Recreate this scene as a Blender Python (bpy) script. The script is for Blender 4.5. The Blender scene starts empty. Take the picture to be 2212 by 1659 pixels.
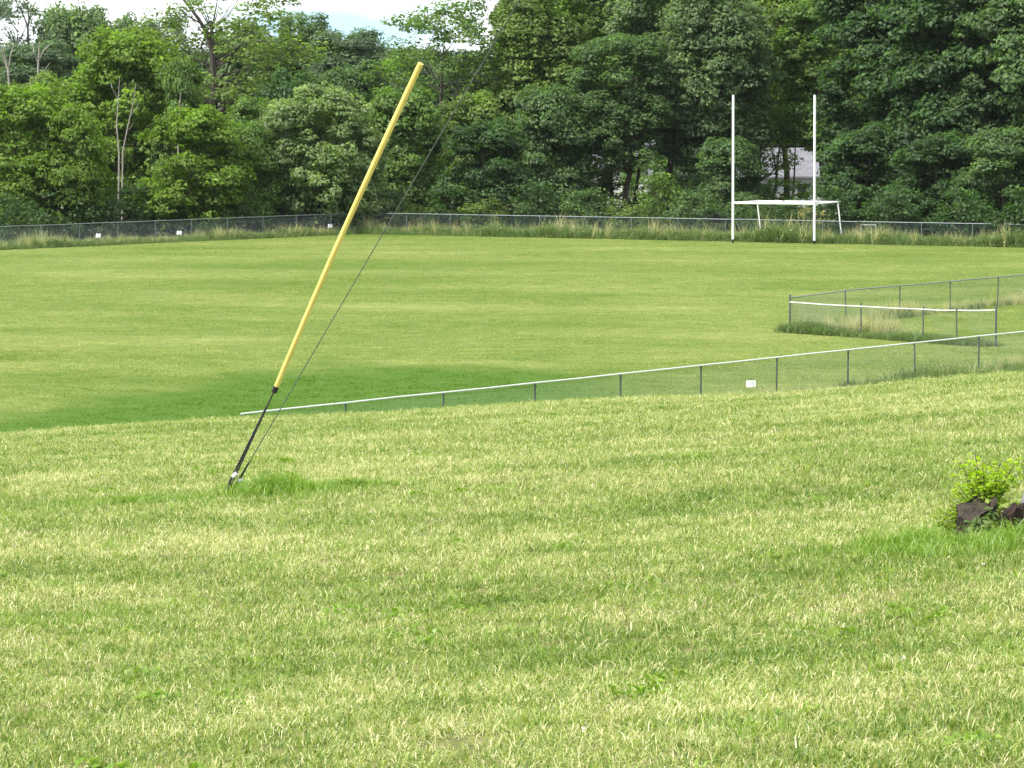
import bpy, math, random
import numpy as np
from mathutils import Vector, Matrix

random.seed(7)
RNG = np.random.default_rng(7)
S = bpy.context.scene
COL = S.collection

# ------------------------------------------------------------------ camera
H = 8.5                      # eye height above the playing field (m)
F = 7680.0                   # focal length in pixels of a 2212 px wide frame
HOR = 204.0                  # row of the horizon in that frame
PITCH = math.atan((829.5 - HOR) / F)
cam_d = bpy.data.cameras.new('camera')
cam = bpy.data.objects.new('camera', cam_d)
COL.objects.link(cam)
cam.location = (0, 0, H)
cam.rotation_euler = (math.pi / 2 - PITCH, 0, 0)
cam_d.sensor_width = 36
cam_d.lens = 36 * F / 2212
cam_d.clip_start = 0.5
cam_d.clip_end = 8000
S.camera = cam

# ------------------------------------------------------------------ light
SUN_EL = math.radians(54)
SUN_DIR = Vector((-0.72, -0.55, 0)).normalized() * math.cos(SUN_EL) + Vector((0, 0, math.sin(SUN_EL)))
sun_d = bpy.data.lights.new('sun', 'SUN')
sun_d.energy = 3.6
sun_d.angle = math.radians(0.6)
sun_d.color = (1.0, 0.955, 0.87)
sun = bpy.data.objects.new('sun', sun_d)
COL.objects.link(sun)
sun.rotation_euler = SUN_DIR.to_track_quat('Z', 'Y').to_euler()

W = bpy.data.worlds.new('World')
S.world = W
W.use_nodes = True
nt = W.node_tree
nt.nodes.clear()
out = nt.nodes.new('ShaderNodeOutputWorld')
bg = nt.nodes.new('ShaderNodeBackground')
bg.inputs['Strength'].default_value = 0.15
sky = nt.nodes.new('ShaderNodeTexSky')
sky.sky_type = 'NISHITA'
sky.sun_disc = False
sky.sun_elevation = SUN_EL
sky.sun_rotation = math.atan2(SUN_DIR.x, SUN_DIR.y)
sky.air_density = 1.0
sky.dust_density = 0.2
sky.ozone_density = 1.6
tc = nt.nodes.new('ShaderNodeTexCoord')
mp = nt.nodes.new('ShaderNodeMapping')
mp.inputs['Scale'].default_value = (9, 9, 42)
mp.inputs['Location'].default_value = (1.3, 0.4, 0.2)
n1 = nt.nodes.new('ShaderNodeTexNoise')
n1.inputs['Scale'].default_value = 1.0
n1.inputs['Detail'].default_value = 6
n1.inputs['Roughness'].default_value = 0.5
rmp = nt.nodes.new('ShaderNodeMapRange')
rmp.interpolation_type = 'SMOOTHSTEP'
rmp.inputs['From Min'].default_value = 0.36
rmp.inputs['From Max'].default_value = 0.53
mx = nt.nodes.new('ShaderNodeMix')
mx.data_type = 'RGBA'
mx.inputs[7].default_value = (6.8, 7.0, 7.1, 1)
hsv = nt.nodes.new('ShaderNodeHueSaturation')
hsv.inputs['Saturation'].default_value = 1.0
nt.links.new(tc.outputs['Generated'], mp.inputs['Vector'])
nt.links.new(mp.outputs['Vector'], n1.inputs['Vector'])
nt.links.new(n1.outputs['Fac'], rmp.inputs['Value'])
nt.links.new(rmp.outputs['Result'], mx.inputs['Factor'])
# thin bright haze low over the horizon, pale blue rather than yellow
sp_ = nt.nodes.new('ShaderNodeSeparateXYZ')
nt.links.new(tc.outputs['Generated'], sp_.inputs[0])
hz = nt.nodes.new('ShaderNodeMapRange')
hz.interpolation_type = 'SMOOTHSTEP'
hz.inputs['From Min'].default_value = 0.25
hz.inputs['From Max'].default_value = 0.035
nt.links.new(sp_.outputs[2], hz.inputs['Value'])
mh = nt.nodes.new('ShaderNodeMix')
mh.data_type = 'RGBA'
mh.inputs[7].default_value = (3.3, 4.9, 5.8, 1)
nt.links.new(hz.outputs['Result'], mh.inputs['Factor'])
nt.links.new(sky.outputs['Color'], mh.inputs[6])
nt.links.new(mh.outputs[2], mx.inputs[6])
nt.links.new(mx.outputs[2], bg.inputs['Color'])
nt.links.new(bg.outputs['Background'], out.inputs['Surface'])

S.view_settings.view_transform = 'Standard'
S.view_settings.look = 'None'
S.view_settings.exposure = 0.68
S.view_settings.gamma = 1
S.view_settings.use_curve_mapping = False
S.cycles.max_bounces = 8
S.cycles.transparent_max_bounces = 8

# ------------------------------------------------------------------ helpers
FWD = Vector((0, math.cos(PITCH), -math.sin(PITCH)))
UP = Vector((0, math.sin(PITCH), math.cos(PITCH)))
EYE = Vector((0, 0, H))


def ray(px, py):
    return FWD * F + Vector((1, 0, 0)) * (px - 1106) + UP * (829.5 - py)


def at_y(px, py, y):
    d = ray(px, py)
    return EYE + d * (y / d.y)


def at_z(px, py, z):
    d = ray(px, py)
    return EYE + d * ((z - H) / d.z)


def terrain(x, y):
    """ground height: the mown bank the camera stands on, falling to the level field"""
    x = np.asarray(x, float)
    y = np.asarray(y, float)
    g = 1.6 + 0.043 * y + 0.00087 * np.maximum(y - 25, 0) ** 2 + 0.004 * np.maximum(y - 50, 0) ** 2
    z = H - g + 0.05 * np.clip(x, -25, 30)
    z = z + 0.035 * np.sin(x * 0.9 + y * 0.35) * np.sin(y * 0.5 - x * 0.2) * (y < 70)
    e = np.clip((y - 22) / 22.0, 0, 1)
    z = z - (0.11 * np.clip((8.0 - x) / 4.0, 0, 1) + 0.045 * np.clip((-4.0 - x) / 3.0, 0, 1)) * e * e * (3 - 2 * e)
    # soft foot of the bank
    k = 0.35
    z = np.where(z > k, z, np.where(z < -k, 0, (z + k) ** 2 / (4 * k)))
    return z


def tz(x, y):
    return float(terrain(x, y))


FH = 1.22                    # fence height


def rail_pt(px, py, h=FH):
    p = at_z(px, py, h)
    return p.x, p.y


FA = Vector(rail_pt(0, 490)); FC = Vector(rail_pt(785, 460)); FB = Vector(rail_pt(2212, 485))
_k = (FC.y - FA.y) / (FC.x - FA.x)
FENCE_L = (FA.y - _k * FA.x, _k)
_k = (FB.y - FC.y) / (FB.x - FC.x)
FENCE_R = (FC.y - _k * FC.x, _k)


def on_ground(px, py):
    """first point of the ground met by the view ray of a photograph pixel"""
    d = ray(px, py)
    d = d / d.y
    ys_ = np.arange(6, 260, 0.02)
    dz = H + d.z * ys_ - terrain(d.x * ys_, ys_)
    k = int(np.argmax(dz <= 0))
    return EYE + d * float(ys_[k])


def tag(o, label=None, cat=None, group=None, kind=None):
    if label:
        o['label'] = label
    if cat:
        o['category'] = cat
    if group:
        o['group'] = group
    if kind:
        o['kind'] = kind
    return o


def empty(name, loc=(0, 0, 0), rz=0.0):
    o = bpy.data.objects.new(name, None)
    o.empty_display_size = 0.2
    COL.objects.link(o)
    o.location = loc
    o.rotation_euler = (0, 0, rz)
    return o


class MB:
    """collects shapes for ONE mesh object"""

    def __init__(self):
        self.v = []
        self.f = []

    def tube(self, pts, radii, n=8, caps=True):
        pts = [Vector(p) for p in pts]
        if not hasattr(radii, '__len__'):
            radii = [radii] * len(pts)
        b = len(self.v)
        for i, p in enumerate(pts):
            a = pts[max(i - 1, 0)]
            c = pts[min(i + 1, len(pts) - 1)]
            t = (c - a).normalized()
            ref = Vector((0, 0, 1)) if abs(t.z) < 0.9 else Vector((1, 0, 0))
            u = t.cross(ref).normalized()
            w = t.cross(u).normalized()
            for k in range(n):
                an = 2 * math.pi * k / n
                self.v.append(p + (u * math.cos(an) + w * math.sin(an)) * radii[i])
        for i in range(len(pts) - 1):
            for k in range(n):
                k2 = (k + 1) % n
                self.f.append((b + i * n + k, b + i * n + k2, b + (i + 1) * n + k2, b + (i + 1) * n + k))
        if caps:
            self.f.append(tuple(b + k for k in range(n))[::-1])
            self.f.append(tuple(b + (len(pts) - 1) * n + k for k in range(n)))
        return self

    def box(self, c, s, rz=0.0, M=None):
        b = len(self.v)
        R = Matrix.Rotation(rz, 3, 'Z') if M is None else M
        for sx in (-.5, .5):
            for sy in (-.5, .5):
                for sz in (-.5, .5):
                    self.v.append(Vector(c) + R @ Vector((sx * s[0], sy * s[1], sz * s[2])))
        for q in ((0, 1, 3, 2), (4, 6, 7, 5), (0, 4, 5, 1), (2, 3, 7, 6), (0, 2, 6, 4), (1, 5, 7, 3)):
            self.f.append(tuple(b + i for i in q))
        return self

    def mesh(self, name, mat, smooth=False):
        me = bpy.data.meshes.new(name)
        me.from_pydata([tuple(p) for p in self.v], [], self.f)
        me.materials.append(mat)
        if smooth:
            me.polygons.foreach_set('use_smooth', [True] * len(me.polygons))
        me.update()
        if smooth:
            me.set_sharp_from_angle(angle=math.radians(50))   # end caps keep their own normals
        return me

    def build(self, name, mat, parent=None, smooth=False):
        return link(name, self.mesh(name, mat, smooth), parent)


def link(name, me, parent=None, loc=None):
    o = bpy.data.objects.new(name, me)
    COL.objects.link(o)
    if parent is not None:
        o.parent = parent
    if loc is not None:
        o.location = loc
    return o


def local(parent, pts):
    inv = Matrix.Translation(parent.location) @ parent.rotation_euler.to_matrix().to_4x4()
    inv = inv.inverted()
    return [inv @ Vector(p) for p in pts]


def np_mesh(name, verts, faces, mat, nper, tint=None):
    """fast mesh: verts (N,3), faces (M,nper) ints"""
    me = bpy.data.meshes.new(name)
    nv, nf = len(verts), len(faces)
    me.vertices.add(nv)
    me.vertices.foreach_set('co', np.ascontiguousarray(verts, np.float32).ravel())
    me.loops.add(nf * nper)
    me.loops.foreach_set('vertex_index', np.ascontiguousarray(faces, np.int32).ravel())
    me.polygons.add(nf)
    me.polygons.foreach_set('loop_start', np.arange(0, nf * nper, nper, dtype=np.int32))
    try:
        me.polygons.foreach_set('loop_total', np.full(nf, nper, np.int32))
    except Exception:
        pass
    if tint is not None:
        a = me.attributes.new('tint', 'FLOAT', 'POINT')
        a.data.foreach_set('value', np.ascontiguousarray(tint, np.float32))
    me.materials.append(mat)
    me.update(calc_edges=True)
    me.validate()
    return me


# ------------------------------------------------------------------ materials
def new_mat(name):
    m = bpy.data.materials.new(name)
    m.use_nodes = True
    t = m.node_tree
    t.nodes.clear()
    o = t.nodes.new('ShaderNodeOutputMaterial')
    return m, t, o


def N(t, kind, **kw):
    n = t.nodes.new(kind)
    for k, v in kw.items():
        if k in ('data_type', 'blend_type', 'operation', 'interpolation_type', 'attribute_name', 'attribute_type', 'noise_dimensions'):
            setattr(n, k, v)
        else:
            n.inputs[k].default_value = v
    return n


def noise(t, vec, scale, detail=4, rough=0.55, stretch=None):
    if stretch is not None:
        m = t.nodes.new('ShaderNodeMapping')
        m.inputs['Scale'].default_value = stretch
        t.links.new(vec, m.inputs['Vector'])
        vec = m.outputs['Vector']
    n = t.nodes.new('ShaderNodeTexNoise')
    n.inputs['Scale'].default_value = scale
    n.inputs['Detail'].default_value = detail
    n.inputs['Roughness'].default_value = rough
    t.links.new(vec, n.inputs['Vector'])
    return n.outputs['Fac']


def math_(t, op, a, b=None, c=None):
    n = t.nodes.new('ShaderNodeMath')
    n.operation = op
    for i, v in enumerate((a, b, c)):
        if v is None:
            continue
        if isinstance(v, (int, float)):
            n.inputs[i].default_value = v
        else:
            t.links.new(v, n.inputs[i])
    return n.outputs[0]


def mixc(t, f, a, b, blend='MIX'):
    n = t.nodes.new('ShaderNodeMix')
    n.data_type = 'RGBA'
    n.blend_type = blend
    if isinstance(f, (int, float)):
        n.inputs[0].default_value = f
    else:
        t.links.new(f, n.inputs[0])
    for i, v in ((6, a), (7, b)):
        if isinstance(v, tuple):
            n.inputs[i].default_value = (*v, 1)
        else:
            t.links.new(v, n.inputs[i])
    return n.outputs[2]


def rng(t, v, a, b, lo=0.0, hi=1.0):
    n = t.nodes.new('ShaderNodeMapRange')
    n.interpolation_type = 'SMOOTHSTEP'
    t.links.new(v, n.inputs['Value'])
    n.inputs['From Min'].default_value = a
    n.inputs['From Max'].default_value = b
    n.inputs['To Min'].default_value = lo
    n.inputs['To Max'].default_value = hi
    return n.outputs['Result']


def attr(t, name):
    n = t.nodes.new('ShaderNodeAttribute')
    n.attribute_name = name
    return n


def leafy(t, o, col, trans=0.35, gloss=0.06, rough=0.45):
    d = t.nodes.new('ShaderNodeBsdfDiffuse')
    tr = t.nodes.new('ShaderNodeBsdfTranslucent')
    g = t.nodes.new('ShaderNodeBsdfGlossy')
    g.inputs['Roughness'].default_value = rough
    t.links.new(col, d.inputs['Color'])
    tc_ = mixc(t, 1.0, col, (1.10, 1.30, 0.50), 'MULTIPLY')
    t.links.new(tc_, tr.inputs['Color'])
    m1 = t.nodes.new('ShaderNodeMixShader')
    m1.inputs[0].default_value = trans
    t.links.new(d.outputs[0], m1.inputs[1])
    t.links.new(tr.outputs[0], m1.inputs[2])
    m2 = t.nodes.new('ShaderNodeMixShader')
    m2.inputs[0].default_value = gloss
    t.links.new(m1.outputs[0], m2.inputs[1])
    t.links.new(g.outputs[0], m2.inputs[2])
    t.links.new(m2.outputs[0], o.inputs['Surface'])


# palette of the lawn (linear)
G_DEEP = (0.072, 0.155, 0.014)
G_MID = (0.235, 0.340, 0.040)
G_YEL = (0.420, 0.455, 0.130)
STRAW = (0.80, 0.73, 0.43)
F_MID = (0.092, 0.150, 0.020)
F_YEL = (0.168, 0.208, 0.050)
F_STRAW = (0.42, 0.42, 0.19)
LUSH = (0.066, 0.135, 0.014)


def lush_mask(t, pos):
    """the greener strip of field at the foot of the bank, following the near fence"""
    sep = t.nodes.new('ShaderNodeSeparateXYZ')
    t.links.new(pos, sep.inputs[0])
    x, y = sep.outputs[0], sep.outputs[1]
    wob = noise(t, pos, 0.22, 3, 0.6)
    # distance beyond the fence line y = 89.3 + 1.305*(x-?)  (see NEAR fence)
    line = math_(t, 'SUBTRACT', 111.5, math_(t, 'MULTIPLY', math_(t, 'MAXIMUM', math_(t, 'SUBTRACT', -6.0, x), 0.0), 2.3))
    d = math_(t, 'SUBTRACT', y, line)
    d = math_(t, 'MULTIPLY_ADD', wob, 22.0, math_(t, 'SUBTRACT', d, 10.0))
    m = rng(t, d, 6.0, -5.0)
    m = math_(t, 'MULTIPLY', m, rng(t, x, 6.0, 0.0))
    m = math_(t, 'MULTIPLY', m, rng(t, y, 62.0, 70.0))
    return m


def mat_ground():
    m, t, o = new_mat('mown_ground')
    geo = t.nodes.new('ShaderNodeNewGeometry')
    pos = geo.outputs['Position']
    sep = t.nodes.new('ShaderNodeSeparateXYZ')
    t.links.new(pos, sep.inputs[0])
    big = noise(t, pos, 0.11, 4, 0.6, (0.6, 1, 1))
    med = noise(t, pos, 1.1, 5, 0.7, (0.8, 1, 1))
    fine = noise(t, pos, 7.0, 4, 0.7)
    grit = noise(t, pos, 3.2, 3, 0.8, (0.6, 1, 1))
    f = math_(t, 'ADD', math_(t, 'MULTIPLY', big, 0.85), math_(t, 'MULTIPLY', med, 0.6))
    f = math_(t, 'ADD', f, math_(t, 'MULTIPLY', grit, 0.55))
    # mower passes across the field
    band = math_(t, 'SINE', math_(t, 'MULTIPLY_ADD', sep.outputs[1], 0.9, math_(t, 'MULTIPLY', sep.outputs[0], 0.22)))
    f = math_(t, 'MULTIPLY_ADD', band, 0.028, f)
    c = mixc(t, rng(t, f, 0.74, 1.24), F_MID, F_YEL)
    c = mixc(t, math_(t, 'MULTIPLY', rng(t, f, 1.10, 1.36), 0.45), c, F_STRAW)
    c = mixc(t, math_(t, 'MULTIPLY', lush_mask(t, pos), 0.95), c, LUSH)
    # beneath the blades of the bank: thatch and soil
    near = rng(t, sep.outputs[1], 66.0, 52.0)
    soil = mixc(t, rng(t, fine, 0.35, 0.65), (0.075, 0.085, 0.026), (0.23, 0.19, 0.095))
    c = mixc(t, math_(t, 'MULTIPLY', near, 0.75), c, soil)
    # beyond the fence: dark leaf litter of the wood
    # (plan line of the far fence: left run y = 228.3 + 1.07 x, right run y = 212.6 - 0.655 x)
    lineL = math_(t, 'MULTIPLY_ADD', sep.outputs[0], FENCE_L[1], FENCE_L[0])
    lineR = math_(t, 'MULTIPLY_ADD', sep.outputs[0], FENCE_R[1], FENCE_R[0])
    beyond = math_(t, 'SUBTRACT', sep.outputs[1], math_(t, 'MINIMUM', lineL, lineR))
    wood = rng(t, beyond, -0.3, 1.5)
    litter = mixc(t, med, (0.03, 0.045, 0.012), (0.07, 0.075, 0.03))
    c = mixc(t, wood, c, litter)
    b = t.nodes.new('ShaderNodeBsdfPrincipled')
    b.inputs['Roughness'].default_value = 0.95
    b.inputs['Specular IOR Level'].default_value = 0.1
    t.links.new(c, b.inputs['Base Color'])
    bump = t.nodes.new('ShaderNodeBump')
    bump.inputs['Strength'].default_value = 0.5
    bump.inputs['Distance'].default_value = 0.05
    t.links.new(math_(t, 'ADD', fine, med), bump.inputs['Height'])
    t.links.new(bump.outputs[0], b.inputs['Normal'])
    t.links.new(b.outputs[0], o.inputs['Surface'])
    return m


def mat_blades(name, kind):
    m, t, o = new_mat(name)
    geo = t.nodes.new('ShaderNodeNewGeometry')
    pos = geo.outputs['Position']
    tint = attr(t, 'tint').outputs['Fac']
    oi = t.nodes.new('ShaderNodeObjectInfo')
    rnd = oi.outputs['Random']
    if kind == 'mown':
        big = noise(t, pos, 0.55, 4, 0.6, (0.7, 1, 1))
        med = noise(t, pos, 2.6, 4, 0.6)
        f = math_(t, 'ADD', math_(t, 'MULTIPLY', big, 0.85), math_(t, 'MULTIPLY', med, 0.55))
        f = math_(t, 'ADD', f, math_(t, 'MULTIPLY', tint, 0.85))
        f = math_(t, 'ADD', f, math_(t, 'MULTIPLY', rnd, 0.10))
        f = math_(t, 'SUBTRACT', f, 0.065)
        # mower passes run across the slope
        sepm = t.nodes.new('ShaderNodeSeparateXYZ')
        t.links.new(pos, sepm.inputs[0])
        ph = math_(t, 'MULTIPLY_ADD', sepm.outputs[0], 0.35, math_(t, 'MULTIPLY', sepm.outputs[1], 2.6))
        f = math_(t, 'MULTIPLY_ADD', math_(t, 'SINE', ph), 0.028, f)
        c = mixc(t, rng(t, f, 0.76, 1.08), G_DEEP, G_MID)
        c = mixc(t, rng(t, f, 1.02, 1.30), c, G_YEL)
        c = mixc(t, math_(t, 'MULTIPLY', rng(t, f, 1.20, 1.42), 0.95), c, STRAW)
        leafy(t, o, c, 0.30, 0.05)
    elif kind == 'field':
        big = noise(t, pos, 0.11, 4, 0.6, (0.6, 1, 1))
        med = noise(t, pos, 1.1, 5, 0.7, (0.8, 1, 1))
        f = math_(t, 'ADD', math_(t, 'MULTIPLY', big, 0.9), math_(t, 'MULTIPLY', med, 0.7))
        f = math_(t, 'ADD', f, math_(t, 'MULTIPLY', tint, 0.45))
        f = math_(t, 'ADD', f, math_(t, 'MULTIPLY_ADD', rnd, 0.25, 0.03))
        c = mixc(t, rng(t, f, 0.74, 1.24), F_MID, F_YEL)
        c = mixc(t, math_(t, 'MULTIPLY', rng(t, f, 1.05, 1.35), 0.7), c, F_STRAW)
        c = mixc(t, math_(t, 'MULTIPLY', lush_mask(t, pos), 0.95), c, LUSH)
        c = mixc(t, 1.0, c, (1.55, 1.5, 1.6), 'MULTIPLY')
        leafy(t, o, c, 0.5, 0.0)
    elif kind == 'lush':
        c = mixc(t, tint, (0.12, 0.25, 0.022), (0.36, 0.49, 0.075))
        leafy(t, o, c, 0.35, 0.05)
    elif kind == 'dry':
        c = mixc(t, tint, (0.42, 0.40, 0.18), (0.66, 0.62, 0.32))
        leafy(t, o, c, 0.25, 0.03)
    elif kind == 'weed':
        c = mixc(t, tint, (0.080, 0.145, 0.036), (0.235, 0.315, 0.095))
        leafy(t, o, c, 0.30, 0.05)
    return m


def mat_leaf(name, trans=0.46, gloss=0.022):
    m, t, o = new_mat(name)
    tint = attr(t, 'tint').outputs['Fac']
    oi = t.nodes.new('ShaderNodeObjectInfo')
    base = oi.outputs['Color']
    k = rng(t, tint, 0.0, 1.0, 0.62, 1.5)
    comb = t.nodes.new('ShaderNodeCombineXYZ')
    for i in range(3):
        t.links.new(k, comb.inputs[i])
    c = mixc(t, 1.0, base, comb.outputs[0], 'MULTIPLY')
    # young leaves are yellower
    c2 = mixc(t, 1.0, c, (1.32, 1.25, 0.75), 'MULTIPLY')
    c = mixc(t, rng(t, tint, 0.62, 1.0, 0, 0.8), c, c2)
    leafy(t, o, c, trans, gloss, 0.55)
    return m


def mat_simple(name, col, rough=0.6, metal=0.0, var=0.15, scale=6.0, col2=None, bump=0.0):
    m, t, o = new_mat(name)
    tcn = t.nodes.new('ShaderNodeTexCoord')
    b = t.nodes.new('ShaderNodeBsdfPrincipled')
    n = noise(t, tcn.outputs['Object'], scale, 5, 0.6)
    c2 = col2 or tuple(min(1, x * (1 - var * 2)) for x in col)
    c = mixc(t, rng(t, n, 0.35, 0.7), col, c2)
    t.links.new(c, b.inputs['Base Color'])
    b.inputs['Roughness'].default_value = rough
    b.inputs['Metallic'].default_value = metal
    if bump:
        bn = t.nodes.new('ShaderNodeBump')
        bn.inputs['Strength'].default_value = bump
        bn.inputs['Distance'].default_value = 0.02
        t.links.new(n, bn.inputs['Height'])
        t.links.new(bn.outputs[0], b.inputs['Normal'])
    t.links.new(b.outputs[0], o.inputs['Surface'])
    return m


M_GROUND = mat_ground()
M_MOWN = mat_blades('mown_blades', 'mown')
M_FIELD = mat_blades('field_blades', 'field')
M_LUSH = mat_blades('lush_blades', 'lush')
M_DRY = mat_blades('dry_blades', 'dry')
M_WEED = mat_blades('weed_blades', 'weed')
M_LEAF = mat_leaf('tree_leaves')
M_BARK = mat_simple('bark', (0.085, 0.07, 0.055), 0.9, 0, 0.25, 5, None, 0.6)
M_PALEBARK = mat_simple('pale_bark', (0.42, 0.38, 0.32), 0.85, 0, 0.2, 4, (0.24, 0.21, 0.18), 0.4)
M_GALV = mat_simple('galvanised_steel', (0.26, 0.29, 0.30), 0.45, 0.5, 0.12, 8)
M_RAIL = mat_simple('lit_galvanised_rail', (0.74, 0.75, 0.72), 0.5, 0.15, 0.06, 6)  # galvanised steel whitened: the light along the rails is put into the colour
M_POSTDK = mat_simple('weathered_steel_post', (0.10, 0.12, 0.12), 0.6, 0.15, 0.15, 8)
M_LINK = mat_simple('chain_link_wire', (0.20, 0.24, 0.25), 0.55, 0.4, 0.1, 3)
M_FARLINK = mat_simple('dark_chain_link_wire', (0.10, 0.13, 0.15), 0.6, 0.3, 0.1, 3)
M_WHITE = mat_simple('white_paint', (0.92, 0.92, 0.92), 0.4, 0, 0.05, 3)
M_BLACK = mat_simple('black_rubber', (0.02, 0.02, 0.02), 0.6, 0, 0.1, 5)
M_YELLOW = mat_simple('yellow_plastic', (0.86, 0.70, 0.20), 0.55, 0, 0.06, 2.2, (0.74, 0.57, 0.15), 0.15)
M_STRAND = mat_simple('steel_strand', (0.055, 0.06, 0.06), 0.5, 0.4, 0.2, 40)
M_WIRE = mat_simple('weathered_wire', (0.13, 0.15, 0.135), 0.6, 0.1, 0.15, 30)
M_SIGN = mat_simple('sign_white', (0.87, 0.87, 0.87), 0.5, 0, 0.03, 3)
M_CLOVER = mat_simple('clover_white', (0.72, 0.68, 0.55), 0.8, 0, 0.1, 30)
M_MARK = mat_simple('sign_ink', (0.22, 0.22, 0.25), 0.7, 0, 0.05, 3)
M_STUMP = mat_simple('weathered_wood', (0.026, 0.018, 0.010), 0.95, 0, 0.2, 14, (0.008, 0.006, 0.004), 1.0)
M_STUMPTOP = mat_simple('grey_cut_wood', (0.060, 0.047, 0.032), 0.95, 0, 0.2, 22, (0.018, 0.014, 0.010), 0.9)
M_ROT = mat_simple('rotten_red_wood', (0.036, 0.018, 0.010), 0.95, 0, 0.2, 16, (0.008, 0.005, 0.004), 0.9)
M_STONE = mat_simple('grey_stone', (0.24, 0.25, 0.26), 0.9, 0, 0.15, 6, None, 0.4)
M_ROOF = mat_simple('grey_shingle', (0.20, 0.20, 0.22), 0.85, 0, 0.15, 3, None, 0.3)
M_SIDING = mat_simple('pale_siding', (0.62, 0.62, 0.62), 0.7, 0, 0.05, 2)
M_GLASS = mat_simple('dark_window', (0.03, 0.035, 0.04), 0.15, 0, 0.1, 2)

# ------------------------------------------------------------------ the ground, one sheet
def build_ground():
    ys = np.concatenate([np.arange(-30, 6, 2.0), np.arange(6, 60, 0.4), np.arange(60, 100, 1.0),
                         np.arange(100, 260, 5.0), np.array([260, 300, 400, 600, 1000, 2000, 4000, 7000])])
    xs = np.concatenate([-np.array([6000, 3000, 1200, 600, 300, 150, 90, 60, 45]), np.arange(-36, -14, 2.0),
                         np.arange(-14, 14.1, 0.5), np.arange(16, 37, 2.0),
                         np.array([45, 60, 90, 150, 300, 600, 1200, 3000, 6000])])
    X, Y = np.meshgrid(xs, ys)
    Z = terrain(X, Y)
    v = np.stack([X, Y, Z], -1).reshape(-1, 3)
    nx, ny = len(xs), len(ys)
    i, j = np.meshgrid(np.arange(nx - 1), np.arange(ny - 1))
    a = (j * nx + i).ravel()
    f = np.stack([a, a + 1, a + nx + 1, a + nx], -1)
    me = np_mesh('ground', v, f, M_GROUND, 4)
    me.polygons.foreach_set('use_smooth', [True] * len(me.polygons))
    o = link('ground', me)
    tag(o, 'mown grass bank falling to a wide level green playing field', 'ground', kind='structure')
    return o


build_ground()

# ------------------------------------------------------------------ grass clumps (prototypes, never linked to the scene)
def clump(name, mat, n, rad, hmin, hmax, wid, lean, seed, dry=0.0, seg=2):
    """n bent blades; returns an unlinked object"""
    r = np.random.default_rng(seed)
    an = r.uniform(0, 2 * np.pi, n)
    d = rad * np.sqrt(r.uniform(0, 1, n))
    base = np.stack([np.cos(an) * d, np.sin(an) * d, np.full(n, -0.01)], -1)
    h = r.uniform(hmin, hmax, n)
    dirn = r.uniform(0, 2 * np.pi, n)
    le = lean * r.uniform(0.2, 1.5, n)
    off = np.stack([np.cos(dirn), np.sin(dirn), np.zeros(n)], -1)
    side_a = r.uniform(0, 2 * np.pi, n)
    side = np.stack([np.cos(side_a), np.sin(side_a), np.zeros(n)], -1) * (wid * r.uniform(0.6, 1.3, n))[:, None]
    up = np.array([0, 0, 1.0])
    mid = base + off * (h * le * 0.35)[:, None] + up * (h * 0.6)[:, None]
    tip = base + off * (h * le)[:, None] + up * (h * np.maximum(1 - 0.35 * le, 0.25))[:, None]
    v = np.stack([base - side * .5, base + side * .5, mid + side * .4, mid - side * .4, tip + side * .08, tip - side * .08], 1).reshape(-1, 3)
    k = np.arange(n) * 6
    f = np.concatenate([np.stack([k, k + 1, k + 2, k + 3], -1), np.stack([k + 3, k + 2, k + 4, k + 5], -1)])
    t = np.clip(r.normal(0.5, 0.25, n), 0, 1)
    me = np_mesh(name, v, f, mat, 4, np.repeat(t, 6))
    return bpy.data.objects.new(name, me)


def leafclump(name, mat, n, rad, h, leaf, seed):
    """a broad-leaved weed: small leaves along upright stems"""
    r = np.random.default_rng(seed)
    an = r.uniform(0, 2 * np.pi, n)
    d = rad * np.sqrt(r.uniform(0, 1, n))
    c = np.stack([np.cos(an) * d, np.sin(an) * d, h * r.uniform(0.05, 1, n) * (1 - 0.4 * d / rad)], -1)
    return bpy.data.objects.new(name, leaves_mesh(name, c, leaf, mat, r, up=0.8))


def leaves_mesh(name, c, size, mat, r, up=0.7, outward=None, tint=None, out_w=0.6):
    n = len(c)
    nrm = r.normal(0, 0.42, (n, 3))
    nrm[:, 2] += up
    if outward is not None:
        nrm += outward * out_w
    nrm /= np.linalg.norm(nrm, axis=1)[:, None]
    ref = r.normal(0, 1, (n, 3))
    u = np.cross(nrm, ref)
    u /= np.linalg.norm(u, axis=1)[:, None] + 1e-9
    w = np.cross(nrm, u)
    s = size * r.uniform(0.6, 1.35, n)
    L = u * s[:, None] * 0.62
    B = w * s[:, None] * 0.36
    dr = nrm * (s * 0.18)[:, None]
    v = np.stack([c - L - dr, c - B + dr * .3, c + L - dr, c + B + dr * .3], 1).reshape(-1, 3)
    k = np.arange(n) * 4
    f = np.stack([k, k + 1, k + 2, k + 3], -1)
    if tint is None:
        tint = np.clip(r.normal(0.5, 0.22, n), 0, 1)
    return np_mesh(name, v, f, mat, 4, np.repeat(tint, 4))


def proto_collection(name, objs):
    c = bpy.data.collections.new(name)
    for o in objs:
        c.objects.link(o)
    return c


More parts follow.
